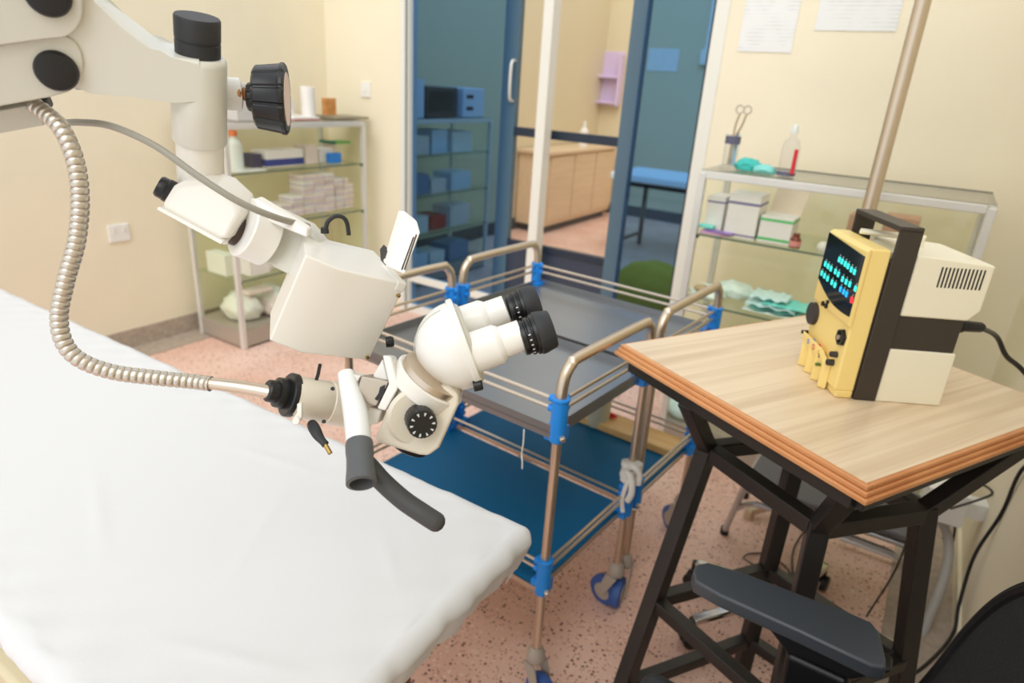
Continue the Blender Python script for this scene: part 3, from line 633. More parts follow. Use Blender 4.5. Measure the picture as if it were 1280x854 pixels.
# on the cabinet behind the tinted pane
def bc(name, label, cat, y0, y1, x0, x1, z, h, m): return carton(name, label, cat, ((x0+x1)/2, (y0+y1)/2, z), (x1-x0, y1-y0, h), 0, m)
pr = thing('printer', 'pale boxy printer at the right end on top of the far cabinet', 'printer', (-3.12, 4.1, zt))
link('body', MB().box((-3.28, 3.98, zt), (-2.98, 4.24, zt+.2)), mat('pale_blue_case', (210, 222, 236), .4), pr, bevel=.01)
for k in (0, 1): link('slot', MB().box((-2.981, 4.02, zt+.05+.08*k), (-2.978, 4.1, zt+.075+.08*k)), BLACK, pr)
mo = thing('microwave_oven', 'dark fronted oven in the middle on top of the far cabinet', 'oven', (-3.12, 3.8, zt))
link('case', MB().box((-3.3, 3.62, zt), (-3.02, 3.965, zt+.2)), mat('dark_case', (70, 66, 60), .4), mo, bevel=.008); link('window', MB().box((-3.021, 3.65, zt+.04), (-3.016, 3.9, zt+.17)), BLACK, mo)
bc('carton', 'tall pale carton at the left end on top of the far cabinet', 'box', 3.4, 3.6, -3.3, -3.02, zt, .24, MATS['pale_blue_case'])
ICOL = [MATS['pale_blue_case'], PAPERW, mat('blue_grey_box', (120, 140, 170), .5), PAPERP]
names = ['left', 'middle', 'right']; shelfn = ['floor', 'lower shelf', 'third shelf', 'upper shelf']
for si, zz in enumerate(SHZ):
    for k, (y0, y1) in enumerate(((3.45, 3.66), (3.69, 3.86), (3.92, 4.16))):
        hh = random.uniform(.07, .17)
        m_ = mat('brick_red', (200, 64, 44), .5) if (si == 1 and k == 1) else ICOL[(si+k) % 4]
        bc('carton', f'{["pale", "red", "blue-grey"][1 if (si == 1 and k == 1) else (2 if (si+k) % 4 == 2 else 0)]} carton at the {names[k]} on the {shelfn[si]} of the cabinet behind tinted glass', 'box', y0, y1, -3.2, -3.02, zz+.001, hh, m_)
# ------------------------------------------------------------------ IV pole
ip = thing('drip_stand', 'tall stainless steel pole standing between table and right cabinet', 'pole', (-.163, 2.29, 0))
link('pole', MB().lathe((-.163, 2.29, .06), UP, [(0, .021), (2.3, .021)], 20), STEEL, ip)
for k in range(4):
    a = k*PI/2+.78; d = V((math.cos(a), math.sin(a), 0)); b = MB(); b.bar(V((-.163, 2.29, .075)), V((-.163, 2.29, .03))+d*.17, .025); b.lathe(V((-.163, 2.29, 0))+d*.17, UP, [(0, .018), (.03, .018)], 14); link('leg', b, STEEL, ip)
# ------------------------------------------------------------------ instrument table
ZT = .9
TA = at_z(776, 430, ZT); TB = at_z(1085, 609, ZT); e1 = (TA-TB); e1n = e1.normalized(); e2n = V((-e1n.y, e1n.x, 0))
if e2n.dot(V((.5, .86, 0))) < 0: e2n = -e2n
LA = e1.length; LB = .625
def tp(a, b, z): return TB+e1n*a+e2n*b+V((0, 0, z-ZT))       # a along left edge, b towards the wall
tb = thing('instrument_table', 'square wood-topped table with a black angular steel frame', 'table', tp(LA/2, LB/2, 0))
ga = math.atan2(e2n.y, e2n.x)
link('tabletop', MB().prism([tp(.007, .007, ZT-.008), tp(LA-.007, .007, ZT-.008), tp(LA-.007, LB-.007, ZT-.008), tp(.007, LB-.007, ZT-.008)], (0, 0, .009)), mat_wood('ash_laminate', (210, 185, 152), (230, 209, 178), ga, .35, .9, 30), tb)
ed = MB(); EW = mat_wood('edge_wood', (196, 128, 76), (220, 158, 104), ga+PI/2, .45, 2, 2)
for o_, z0, z1 in ((.0, ZT-.0085, ZT), (-.004, ZT-.017, ZT-.0085), (-.009, ZT-.026, ZT-.017)):
    for (a0, b0, a1, b1) in ((o_, o_, LA-o_, .012), (o_, LB-.012, LA-o_, LB-o_), (o_, .012, .012, LB-.012), (LA-.012, .012, LA-o_, LB-.012)):
        ed.prism([tp(a0, b0, z0), tp(a1, b0, z0), tp(a1, b1, z0), tp(a0, b1, z0)], (0, 0, z1-z0))
link('edge_moulding', ed, EW, tb, bevel=.0025)
uf = MB(); q = .022
uf.prism([tp(q-.01, q-.01, ZT-.032), tp(LA-q+.01, q-.01, ZT-.032), tp(LA-q+.01, LB-q+.01, ZT-.032), tp(q-.01, LB-q+.01, ZT-.032)], (0, 0, .008))
for (p_, q_) in (((q, q), (LA-q, q)), ((LA-q, q), (LA-q, LB-q)), ((LA-q, LB-q), (q, LB-q)), ((q, LB-q), (q, q))): uf.bar(tp(p_[0], p_[1], ZT-.044), tp(q_[0], q_[1], ZT-.044), .026)
link('top_frame', uf, FRAME, tb, bevel=.002)
ZN = .7
N = [at_z(885, 562, ZN), at_z(1022, 660, ZN), at_z(1153, 640, ZN)]; N.append(N[0]+N[2]-N[1])
Fo = [V((-.345, 1.13, 0)), V((.0, 1.02, 0)), V((.235, 1.40, 0)), V((-.125, 1.482, 0))]
cor = [at_z(860, 502, ZT-.05), tp(q, q, ZT-.05), tp(q, LB-q, ZT-.05), tp(LA-q, LB-q, ZT-.05)]
ctr = tp(LA/2, LB/2, ZT-.05)
def mixv(a, b, t): return a*(1-t)+b*t
for i in range(4):
    link('leg', MB().bar(N[i]+V((0, 0, .015)), Fo[i]+V((0, 0, .004)), .036), FRAME, tb, bevel=.003)
    link('strut', MB().bar(N[i], mixv(cor[i], ctr, (0, .1, .02, .1)[i]), .032), FRAME, tb, bevel=.003)
    j = (i+1) % 4
    link('node_rail', MB().bar(N[i], N[j], .033), FRAME, tb, bevel=.003)
    for t in (.53, .86):
        if t > .8 and i == 0: pass
        link('stretcher', MB().bar(mixv(N[i], Fo[i], t), mixv(N[j], Fo[j], t), .03), FRAME, tb, bevel=.003)

# ------------------------------------------------------------------ electrosurgical unit
E0 = at_z(1040, 497, ZT+.001); ED = (at_z(1175, 508, ZT)-at_z(1040, 497, ZT)); ED.z = 0; ED.normalize(); EWv = V((-ED.y, ED.x, 0))
WD_ = .174
def ep(a, w_, z): return E0+ED*a+EWv*w_+V((0, 0, z))
def eb(mb, a0, a1, w0, w1, z0, z1): return mb.prism([ep(a0, w0, z0), ep(a1, w0, z0), ep(a1, w1, z0), ep(a0, w1, z0)], (0, 0, z1-z0))
es = thing('electrosurgical_unit', 'yellow and cream electrosurgical machine with black band and lit display, on the table', 'machine', E0)
DP = .197
fp = MB(); eb(fp, .0, .036, 0, WD_, .014, .284); eb(fp, .004, .036, .0, WD_, 0, .016)
link('front_panel', fp, YEL, es, bevel=.004)
rd = MB()
for k in range(4): rd.prism([ep(-.014, .045+.036*k, 0), ep(.0, .045+.036*k-.012, 0), ep(.0, .045+.036*k+.014, 0)], (0, 0, .055))
rd.prism([ep(-.012, .06, .055), ep(0, .04, .03), ep(0, .165, .03), ep(-.012, .165, .055)], (0, 0, .02))
link('socket_ridges', rd, YEL, es, bevel=.003)
db = MB(); eb(db, .036, DP-.004, .003, WD_-.003, .004, .262); link('chassis', db, DBROWN, es, bevel=.002)
lo_ = MB(); eb(lo_, .079, DP, -.001, WD_+.001, 0, .105); link('lower_cover', lo_, CREAM, es, bevel=.003)
up_ = MB(); A_ = [(.079, .168), (.196, .168), (.214, .188), (.214, .27), (.079, .28)]
up_.prism([ep(a, -.001, z) for a, z in A_], EWv*(WD_+.002)); uc = link('upper_cover', up_, CREAM, es, bevel=.004)
for k in range(12):
    a = .125+.0065*k; v_ = MB(); v_.prism([ep(a, -.0016, .226), ep(a+.0026, -.0016, .226), ep(a+.0026, -.0016, .262), ep(a, -.0016, .262)], EWv*.002); link('vent_slot', v_, BLACK, uc)
hd = MB()
for w0 in (-.003, WD_-.003): 
    hd.prism([ep(.038, w0, 0), ep(.078, w0, 0), ep(.078, w0, .322), ep(.038, w0, .322)], EWv*.006)
eb(hd, .038, .078, -.003, WD_+.003, .316, .326)
link('carry_handle', hd, DBROWN, es, bevel=.002)
tr_ = MB(); eb(tr_, .05, .2, .04, .15, .262, .2725); tr_.cyl(ep(.02, .1, .295), ep(.11, .085, .292), .004, n=10); tr_.cyl(ep(.03, .12, .294), ep(.14, .10, .292), .004, n=10)
for p_, q_ in ((.05, .11), (.13, .09)): tr_.cyl(ep(p_, q_, .27), ep(p_, q_, .294), .004, n=8)
link('top_tray', tr_, CREAM, es)
# display
dm = MB(); prof = [(0, .138), (0, .282), (-.002, .284), (-.007, .279), (-.007, .146), (-.004, .141)]
dm.prism([ep(a, -.003, z) for a, z in prof], EWv*(WD_-.006)); link('display_housing', dm, YEL, es, bevel=.003)
dsp = MB(); n = 12; pts = []
TLp, TRp, BRp, BLp = (.162, .279), (.0, .270), (.002, .160), (.160, .186)
front = [ep(-.0088, w_, z) for w_, z in (TLp, TRp)] + [ep(-.0088, TRp[0]+(TLp[0]-TRp[0])*k/n, BRp[1]+(BLp[1]-BRp[1])*(k/n)-.012*math.sin(PI*k/n)) for k in range(n+1)]
dsp.prism(front, ED*.003); dpn = link('display_panel', dsp, mat('black_gloss', (12, 14, 16), .08, coat=.5), es)
CY = mat('cyan_light', (60, 220, 210), .4, emit=.9); BL_ = mat('blue_light', (30, 160, 230), .4, emit=.9); RD_ = mat('red_light', (240, 50, 60), .4, emit=.9); WH_ = mat('white_marking', (210, 215, 215), .5)
pix = [(1049.5, 324.5), (1053, 327), (1057, 330), (1060.5, 333), (1064.5, 337), (1068.5, 340),
       (1032, 330), (1035.5, 333), (1039, 336), (1027.5, 341.5), (1031, 345), (1034.8, 348.5), (1044.5, 339.5), (1048.2, 343), (1040.2, 353), (1044, 356.5), (1053.5, 349), (1058, 352.5), (1062.5, 355.5), (1069.5, 361)]
def on_front(px, py, a):
    d = ray(px, py); nrm = -ED; p0 = ep(a, 0, 0); t = (p0-O).dot(nrm)/d.dot(nrm); return O+d*t
def button(px, py, m, big=1):
    c = on_front(px, py, -.0090); b = MB(); h = .0048*big; w2 = .0036*big
    b.prism([c+EWv*w2-UP*h, c-EWv*w2-UP*h, c-EWv*w2+UP*h, c+EWv*w2+UP*h], -ED*.0012); link('button_light', b, m, dpn)
    b = MB(); c2 = c+UP*(h+.003); b.prism([c2+EWv*.0008-UP*.0016, c2-EWv*.0008-UP*.0016, c2-EWv*.0008+UP*.0016, c2+EWv*.0008+UP*.0016], -ED*.0005); link('white_mark', b, WH_, dpn)
for p_ in pix: button(p_[0], p_[1], CY)
for p_ in ((1051, 361.5), (1055, 365), (1058.5, 368)): button(p_[0], p_[1], BL_)
button(1065, 375, RD_, 1.15)
fd = MB(); fd.lathe(on_front(1018, 392, 0), -ED, [(0, .0235), (.008, .0225), (.0085, .02)], 28); link('speaker_knob', fd, mat('dark_grey_knob', (54, 50, 50), .5), es)
fd = MB()
for px, py, r in ((1034, 380, .005), (1038, 383, .005), (1040, 378, .004)): fd.lathe(on_front(px, py, 0), -ED, [(0, r), (.01, r)], 14)
link('toggle', fd, BLACK, es)
fd = MB(); c = on_front(1053, 422, 0); fd.lathe(c, -ED, [(0, .017), (.006, .016), (.0062, .011), (.003, .01)], 6); link('round_socket', fd, BLACK, es)
fd = MB(); fd.lathe(c, -ED, [(.003, .0055), (.009, .005)], 12); link('socket_pin', fd, STEEL, es)
for px, py, r, mm in ((1014, 427, .0055, mat('socket_blue', (60, 110, 200), .4)), (1020.5, 434, .0065, mat('socket_red', (206, 70, 60), .4)), (1027, 441, .0045, mat('socket_ochre', (214, 160, 50), .4)), (1027.5, 445, .004, BLACK), (1042, 443, .0055, mat('dark_grey_knob', (54, 50, 50), .5)), (1037.5, 453, .006, MATS['dark_grey_knob']), (1023.5, 455.5, .003, mat('socket_green', (90, 120, 50), .4)), (1006, 415, .004, BLACK)):
    fd = MB(); fd.lathe(on_front(px, py, -.006), -ED, [(-.006, r*1.1), (.006, r), (.0062, r*.5), (.002, r*.4)], 14); link('socket', fd, mm, es)
# power lead
cd = MB(); pl_ = ep(.205, .03, .150)
pts = [pl_, pl_+ED*.03, at_t(1245, 420, 1.27), at_t(1258, 445, 1.29), at_t(1281, 466, 1.31), at_t(1320, 520, 1.36), at_t(1318, 560, 1.5), at_t(1277, 588, 1.66), at_t(1252, 642, 1.76), at_t(1218, 695, 1.84), at_t(1199, 755, 1.86), at_t(1190, 795, 1.82), at_t(1152, 836, 1.72), at_t(1110, 856, 1.66)]
cd.tube(pts, .0048, n=10, sub=8); cd.lathe(pl_-ED*.012, ED, [(0, .013), (.016, .013), (.018, .0105), (.05, .0095), (.056, .006)], 14)
solo('power_cord', cd, BLACK, 'thick black power cord from the machine down to the floor by the right wall', 'cord')
for k, (pts, lb) in enumerate((([at_t(1140, 645, 1.72), at_t(1136, 668, 1.75), at_t(1118, 715, 1.82), at_z(1085, 768, .006), at_z(1068, 800, .006), at_z(1060, 870, .006)], 'thin dark cable hanging below the table to the floor'),
                               ([at_z(942, 706, .2), at_z(932, 700, .1), at_z(930, 696, .03), at_z(940, 692, .006), at_z(960, 694, .006), at_z(985, 712, .006), at_z(992, 735, .006), at_z(990, 700, .006), at_z(995, 680, .006), at_z(1010, 660, .006), at_z(1030, 645, .006)], 'thin dark cable looping on the terrazzo under the table'),
                               ([at_t(1188, 636, 1.95), at_t(1232, 622, 1.95), at_t(1240, 615, 1.96), at_t(1228, 606, 1.98), at_t(1212, 605, 1.98)], 'thin black cable curling out beside the right wall'),
                               ([at_t(1180, 652, 2.05), at_t(1193, 655, 2.08), at_t(1192, 672, 2.08), at_t(1188, 682, 2.1), at_t(1178, 672, 2.12)], 'short dark cable drooping under the white wall box'))):
    b = MB(); b.tube(pts, .0028 if k < 2 else .0036, n=8); solo('cable', b, mat('dark_cable', (46, 40, 36), .5), lb, 'cable')
bx = thing('adapter_box', 'white socket box mounted low by the right corner, cables below', 'box', at_t(1182, 625, 2.03))
p_ = at_t(1180, 626, 2.03); M = Matrix.Translation(p_) @ Matrix.Rotation(.1, 4, 'Z')
link('case', MB().cbox((0, 0, 0), (.11, .09, .11), M), WHITE, bx, bevel=.004)
link('bracket', MB().bar(p_, V((XR, p_.y+.02, p_.z)), .05), WHITE, bx)

# ------------------------------------------------------------------ step stool and swivel stool below the table
ss = thing('step_stool', 'silver tubular step stool with dark grey tread behind the table', 'stool', (-.04, 2.06, 0))
A0 = at_z(905, 667, 0); r = .011
x0, x1, y0, y1 = A0.x, .24, A0.y, 2.30
for x in (x0, x1):
    lg = MB(); s = 1 if x == x0 else -1
    lg.tube([(x, y0, .012), (x+s*.02, y0-.045, .12), (x+s*.045, y0-.1, .25), (x+s*.05, y0-.11, .285), (x+s*.05, y1-.14, .285), (x+s*.03, y1-.04, .27), (x, y1, .012)], r, n=12); link('leg_frame', lg, SILV, ss)
    for y in (y0, y1): link('rubber_foot', MB().lathe((x, y, 0), UP, [(0, .0145), (.026, .0145)], 14), BLACK, ss)
ar = MB(); ar.tube([(x0+.025, y0-.055, .14), (x0+.07, y0-.085, .2), (x0+.14, y0-.09, .215), (x1-.14, y0-.09, .215), (x1-.07, y0-.085, .2), (x1-.025, y0-.055, .14)], .009, n=10); link('brace', ar, SILV, ss)
link('crossbar', MB().cyl((x0+.05, y0-.105, .262), (x1-.05, y0-.105, .262), .01), SILV, ss)
link('tread', MB().box((x0+.05, y0-.14, .288), (x1-.05, y1-.14, .31)), GREYP, ss, bevel=.008)
lb_ = MB(); P0 = at_z(1050, 672, .03); P1 = at_z(1160, 711, .03); lb_.cyl(P0, P1, .0105); 
solo('floor_rail', lb_.lathe(P1, P1-P0, [(0, .011), (.004, .011)], 14), mat('white_tube', (232, 236, 240), .3), 'straight white tube lying on the floor by the right wall', 'tube')
hs = MB(); hs.tube([at_t(1172, 646, 2.08), at_t(1183, 665, 2.06), at_t(1186, 692, 2.04), at_t(1180, 722, 2.0), at_t(1166, 760, 1.95), at_t(1150, 800, 1.9)], .014, n=14)
solo('grey_hose', hs, mat('grey_hose', (176, 172, 166), .45), 'bent grey hose rising beside the right wall behind the table leg', 'hose')
cc = V((-.06, 1.675, 0)); st = thing('castor_base', 'rusty chrome star base on black castors standing under the table', 'castor base', cc)
ends = [at_z(868, 716, .05), at_z(864, 788, .05)]
dirs = [(e-cc) for e in ends]; a0 = math.atan2(dirs[1].y, dirs[1].x)
angs = [math.atan2(dirs[0].y, dirs[0].x), a0, a0+1.25, a0+2.5, a0+3.75]
for k, a in enumerate(angs):
    d = V((math.cos(a), math.sin(a), 0)); R_ = .27 if k > 1 else math.hypot(dirs[k].x, dirs[k].y)
    lg = link('base_leg', MB().bar(cc+V((0, 0, .125))+d*.1, cc+d*R_+V((0, 0, .085)), .028, .02), CHROME, st, bevel=.006)
    link('rusty_end', MB().bar(cc+V((0, 0, .135)), cc+V((0, 0, .125))+d*.105, .031, .024), RUST, lg, bevel=.006)
    p_ = cc+d*R_; w_ = MB(); nn = V((-d.y, d.x, 0))
    for s in (-1, 1): w_.lathe(p_+V((0, 0, .026))+nn*(.006*s), nn*s, [(0, .026), (.014, .026), (.018, .02)], 20)
    w_.lathe(p_+V((0, 0, .03)), UP, [(0, .012), (.06, .012)], 10); link('castor', w_, BLACK, st)
link('column', MB().lathe(cc+V((0, 0, .1)), UP, [(0, .032), (.06, .03), (.061, .022), (.1, .022)], 20), BLACKS, st)

# ------------------------------------------------------------------ office chair at the right front
ch = thing('office_chair', 'black mesh office chair with a broad grey armrest in the lower right foreground', 'chair', (-.02, .70, 0))
ZA = .66
ol = [(866, 714), (870, 705), (885, 702), (935, 717), (1000, 742), (1060, 764), (1090, 777), (1100, 790), (1108, 822), (1109, 836), (1090, 832), (1000, 789), (900, 744), (868, 726)]
ol3 = [at_z(x, y, ZA) for x, y in ol]
def pad(off):
    b = MB(); top = [p+V((0, off, 0)) for p in ol3]; b.prism([p-V((0, 0, .026)) for p in top], (0, 0, .026)); return b
link('armrest', pad(0), mat('grey_armrest', (64, 68, 73), .36), ch, bevel=.005, seg=3)
link('armrest', pad(-.52), MATS['grey_armrest'], ch, bevel=.005, seg=3)
for off in (0, -.52):
    s = MB(); mx_ = V((0, off, 0)); c0 = at_z(1000, 780, ZA-.026)+mx_; c1 = at_z(1084, 818, ZA-.026)+mx_; c0.z = c1.z = ZA-.026
    m_ = (c0+c1)/2
    s.loft([V((c0.x-.07, c0.y-.02, ZA-.027)), V((c1.x+.04, c0.y-.02, ZA-.027)), V((c1.x+.04, c0.y+.025, ZA-.027)), V((c0.x-.07, c0.y+.025, ZA-.027))],
           [V((c0.x-.008, c0.y-.022, ZA-.075)), V((c1.x-.01, c0.y-.022, ZA-.075)), V((c1.x-.01, c0.y+.022, ZA-.075)), V((c0.x-.008, c0.y+.022, ZA-.075))])
    s.loft([V((c0.x-.008, c0.y-.022, ZA-.075)), V((c1.x-.01, c0.y-.022, ZA-.075)), V((c1.x-.01, c0.y+.022, ZA-.075)), V((c0.x-.008, c0.y+.022, ZA-.075))],
           [V((c0.x+.0, c0.y-.022-.0, .42)), V((c1.x-.014, c0.y-.022, .42)), V((c1.x-.014, c0.y+.02, .42)), V((c0.x+.0, c0.y+.02, .42))])
    s.box((c0.x, min(c0.y, .7)-.02 if off == 0 else c0.y-.02, .405), (c1.x-.014, max(c0.y, .7)+.02 if off else c0.y+.02, .425))
    link('arm_support', s, mat('satin_black', (18, 18, 20), .4), ch, bevel=.01, seg=3)
link('seat', MB().box((-.22, .46, .43), (.16, .875, .5)), BLACKS, ch, bevel=.03, seg=4)
# mesh back: curved panel in the plane x ~ .15
def backpt(v, h):
    y = .70+.225*v*(1-.10*max(0, h-.35)/.65); x = .17-.05*v*v+.05*h+.03*math.sin(h*3); z = .5+.47*h; return V((x, y, z))
bk = MB(); fr_ = []
n, m = 22, 22
def shape(v, h):
    lim = 1 if h < .45 else math.sqrt(max(0.02, 1-((h-.45)/.57)**2.2))
    return backpt(v*lim, h)
g = [[bk.bm.verts.new(shape(i/n*2-1, j/m)) for j in range(m+1)] for i in range(n+1)]
for i in range(n):
    for j in range(m): bk.bm.faces.new((g[i][j], g[i+1][j], g[i+1][j+1], g[i][j+1]))
o = link('backrest_mesh', bk, MESHF, ch, smooth=180); so = o.modifiers.new('thick', 'SOLIDIFY'); so.thickness = .006
pf = [shape(-1, j/m) for j in range(m+1)]+[shape(i/n*2-1, 1) for i in range(1, n)]+[shape(1, j/m) for j in range(m, -1, -1)]
fb = MB(); fb.tube(pf, .010, n=10, sub=2); link('backrest_frame', fb, BLACK, ch)
fb = MB(); fb.tube([(.1, .7, .42), (.2, .7, .44), (.245, .7, .55), (.255, .7, .7)], .022, n=12); link('back_bracket', fb, BLACK, ch)
link('column', MB().lathe((-.05, .70, .09), UP, [(0, .03), (.15, .03), (.151, .018), (.35, .018)], 18), BLACK, ch)
for k in range(5):
    a = k*2*PI/5+.3; d = V((math.cos(a), math.sin(a), 0)); c0 = V((-.05, .70, 0)); 
    link('base_leg', MB().bar(c0+V((0, 0, .12)), c0+d*.27+V((0, 0, .075)), .04, .03), BLACK, ch, bevel=.006)
    w_ = MB(); nn = V((-d.y, d.x, 0)); p_ = c0+d*.27
    for s in (-1, 1): w_.lathe(p_+V((0, 0, .026))+nn*(.006*s), nn*s, [(0, .026), (.014, .026), (.018, .02)], 18)
    w_.lathe(p_+V((0, 0, .03)), UP, [(0, .01), (.05, .01)], 10); link('castor', w_, BLACK, ch)

# ------------------------------------------------------------------ the microscope on its arm
T0 = .68; K = T0/FPX
def S(x, y, dz=0): return at_t(x, y, T0+dz)
def poly(pts, dz=0): return [S(x, y, dz) for x, y in pts]
mic = thing('operating_microscope', 'white binocular microscope on a swing arm hanging over the bed', 'microscope', S(250, 100, .03))
def mp(name, mb, m, parent=mic, **k): return link(name, mb, m, parent, **k)
def mlathe(name, x, y, dz, ax, prof, m, n=36, parent=mic, **k):
    """prof in pixels along the axis"""
    a = ldir(x, y, ax)
    return mp(name, MB().lathe(S(x, y, dz), a, [(t*K, r*K) for t, r in prof], n, **k), m, parent)
# arm bars
hv = ldir(250, 130, (-.02, -.95, -.30)); HB = S(250, 177, .006)
bn = -ray(250, 130).normalized(); bn = (bn-hv*bn.dot(hv)).normalized()
YP = HB+hv*.05+bn*.0262
def on_plane(pts, p0): return [O+ray(x, y)*((p0-O).dot(bn)/ray(x, y).dot(bn)) for x, y in pts]
def pp(pts, dz): return on_plane(pts, YP+bn*(.003-dz))
def plate(name, pts, dz, th, m, bev=.0016):
    b = MB(); b.prism(pp(pts, dz), -bn*th); return mp(name, b, m, bevel=bev)
def rnd(cx, cy, rx, ry, a0, a1, n=9): return [(cx+rx*math.cos(math.radians(a0+(a1-a0)*k/n)), cy+ry*math.sin(math.radians(a0+(a1-a0)*k/n))) for k in range(n+1)]
ub = plate('upper_arm_bar', [(-360, 87), (0, 57), (60, 49)]+rnd(72, 14, 31, 34, 90, 0)+[(103, -20), (98, -80), (-360, -80)], -.006, .010, GREYW)
lb_ = plate('lower_arm_bar', [(-360, 100), (0, 56), (70, 45)]+rnd(74, 81, 30, 37, -82, 82, 14)+[(62, 122), (-360, 198)], 0, .010, GREYW)
plate('rear_arm_bar', [(-360, 100), (0, 56), (70, 48), (84, 60), (88, 80), (84, 104), (70, 119), (-360, 195)], .06, .010, GREYW)
plate('bar_spacer', [(-360, 110), (0, 64), (60, 56), (70, 80), (60, 108), (-360, 184)], .01, .05, GREYW)
plate('spring_housing', [(-360, 203), (38, 131), (45, 134), (56, 157), (-360, 235)], .03, .03, GREYW)
plate('cable_outlet', [(40, 128), (58, 126), (63, 138), (57, 152), (48, 146)], .025, .02, DGREY)
for par, x, y, dz, R_ in ((lb_, 71, 88, 0, .0172), (ub, 60, -7, -.006, .0172)):
    mp('pivot_cap', MB().lathe(pp([(x, y)], dz)[0], bn, [(-.001, R_), (.0035, R_), (.006, R_*.9), (.0068, R_*.6)], 36), BLACK, par)
def hub(name, prof, m, n=44): return mp(name, MB().lathe(HB, hv, prof, n), m)
yo = [(66, -60), (100, -60), (112, 4), (150, 33), (187, 61), (199, 68), (214, 72), (249, 76), (249, 131), (219, 129), (160, 121), (111, 112), (95, 114), (84, 108), (70, 60)]
b = MB(); b.prism(on_plane(yo, YP), -bn*.0524); b.bm.verts.ensure_lookup_table()
skip = {7, 8, 7+len(yo), 8+len(yo)}; b.bm.verts.index_update()
eds = [e for e in b.bm.edges if not (e.verts[0].index in skip and e.verts[1].index in skip) and abs((e.verts[1].co-e.verts[0].co).normalized().dot(bn)) < .9]
bmesh.ops.bevel(b.bm, geom=eds, offset=.0035, segments=3, profile=.5, affect='EDGES')
PGE = mat('pale_grey_enamel', (220, 219, 209), .35, coat=.2); yk = mp('yoke', b, PGE)
hub('hub', [(0, .0252), (.002, .0262), (.042, .0262), (.046, .0262), (.080, .0262), (.084, .0258), (.0865, .0238)], PGE)
hub('hub_cap', [(.085, .0205), (.099, .0206), (.0995, .0198), (.1008, .0198), (.1013, .0207), (.1195, .0208), (.1215, .0198)], BLACKS)
hub('vertical_shaft', [(-.075, .0232), (.001, .0232)], OFFW)
mlathe('clamp_boss', 266, 116, .002, (.98, .06, .12), [(0, 19), (31, 20), (33, 18)], WHITE)
lk = mlathe('threaded_rod', 296, 117, .004, (.98, .06, .12), [(0, 7.5), (3, 8.4), (4, 7.2), (6, 8.4), (7, 7.2), (9, 8.4), (10, 7.2), (12, 8.4), (16, 7.2)], COPPER, 18)
fl = lambda th: 1-.05*(1 if (th*12/(2*PI)) % 1 < .14 else 0)
kn = mlathe('lock_knob', 309, 121, .004, (.975, .07, -.16), [(0, 15), (2, 17), (8, 18), (9, 34), (12, 38), (40, 42), (42, 43.5), (46, 43.5), (48, 41)], BLACK, 132, flute=fl)
mlathe('knob_label', 309, 121, .004, (.975, .07, -.16), [(47, 33), (48.6, 32)], mat('pink_dial', (232, 210, 200), .5), 40, kn)
# tilting coupling
b = MB(); b.prism(poly([(197, 261), (214, 234), (226, 228), (250, 226), (274, 234), (297, 255), (302, 270), (287, 299), (277, 304)], -.012), (HF*.92+UP*.1)*.05); cp = mp('tilt_housing', b, OFFW, bevel=.008, seg=4)
b = MB(); b.prism(poly([(195, 262), (276, 306), (279, 302), (198, 258)], -.014), HF*.054); mp('base_plate', b, OFFW, cp, bevel=.001)
mlathe('tilt_knob', 215, 241, .012, (-.86, -.5, .05), [(0, 15), (7, 15), (8, 14), (15, 14), (18, 12)], BLACK, 28)
ax1 = (.86, .36, .36)
mlathe('joint_ring', 288, 284, .012, ax1, [(0, 21), (14, 21)], DARKB)
mlathe('joint_flange', 281, 281, .012, ax1, [(0, 24), (7, 24), (8, 22)], OFFW)
mlathe('clamp_ring', 303, 283, .012, ax1, [(0, 37), (2, 39), (34, 40), (36, 38)], WHITE, 48)
b = MB(); b.prism(poly([(315, 250), (321, 248), (384, 287), (384, 298), (326, 274)], .0), HF*.016); mp('clamp_tongue', b, WHITE, bevel=.004)
b = MB(); b.prism(poly([(322, 256), (384, 286), (404, 310), (372, 350), (344, 336), (318, 318)], .028), HF*.03); mp('arm_plate', b, GREYW, bevel=.003)
# camera housing with its own axes
q1 = ldir(430, 380, (87, 16, 54)); q2 = ldir(430, 380, (-48, 107, 46)); q2 = (q2-q1*q2.dot(q1)).normalized(); q3 = q1.cross(q2)
if q3.dot(CF) < 0: q3 = -q3
P0 = S(424, 337, -.012); a1, a2, a3 = 103*K, 125*K, 100*K
def bp_(u, v, w_): return P0+q1*(a1*u)+q2*(a2*v)+q3*(a3*w_)
b = MB(); b.loft([bp_(u, 0, w_) for u, w_ in ((0, 0), (1, 0), (1, 1), (-.1, .95), (-.36, .22))], [bp_(u, 1, w_) for u, w_ in ((0, 0), (1, 0), (1, 1), (-.1, .95), (-.36, .22))]); hs_ = mp('camera_housing', b, OFFW, bevel=.0025, seg=2)
b = MB(); b.loft([bp_(u, -.01, w_) for u, w_ in ((.86, -.012), (1.012, -.012), (1.012, .5), (.86, .5))], [bp_(u, .10, w_) for u, w_ in ((.86, -.012), (1.012, -.012), (1.012, .5), (.86, .5))]); mp('end_cap', b, OFFW, hs_, bevel=.002)
for u, v in ((.95, .14), (.93, .95)): mp('screw', MB().lathe(bp_(u, v, -.012), -q3, [(0, .0022), (.002, .0022), (.0024, .0012)], 12), BRASS, hs_)
b = MB(); b.prism([S(484, 334, .02), S(504, 268, .02), (S(511, 269, .02)), S(522, 277, .02), S(526, 291, .02), S(506, 344, .02)], q3*.012); sp = mp('side_flap', b, WHITE, bevel=.0018)
for k in (0, 1):
    b = MB(); b.prism([S(516.5+3.5*k, 296-3*k, .0197), S(518+3.5*k, 296.5-3*k, .0197), S(503+3.5*k, 338, .0197), S(501.5+3.5*k, 337, .0197)], q3*.001); mp('slot', b, DARKB, sp)
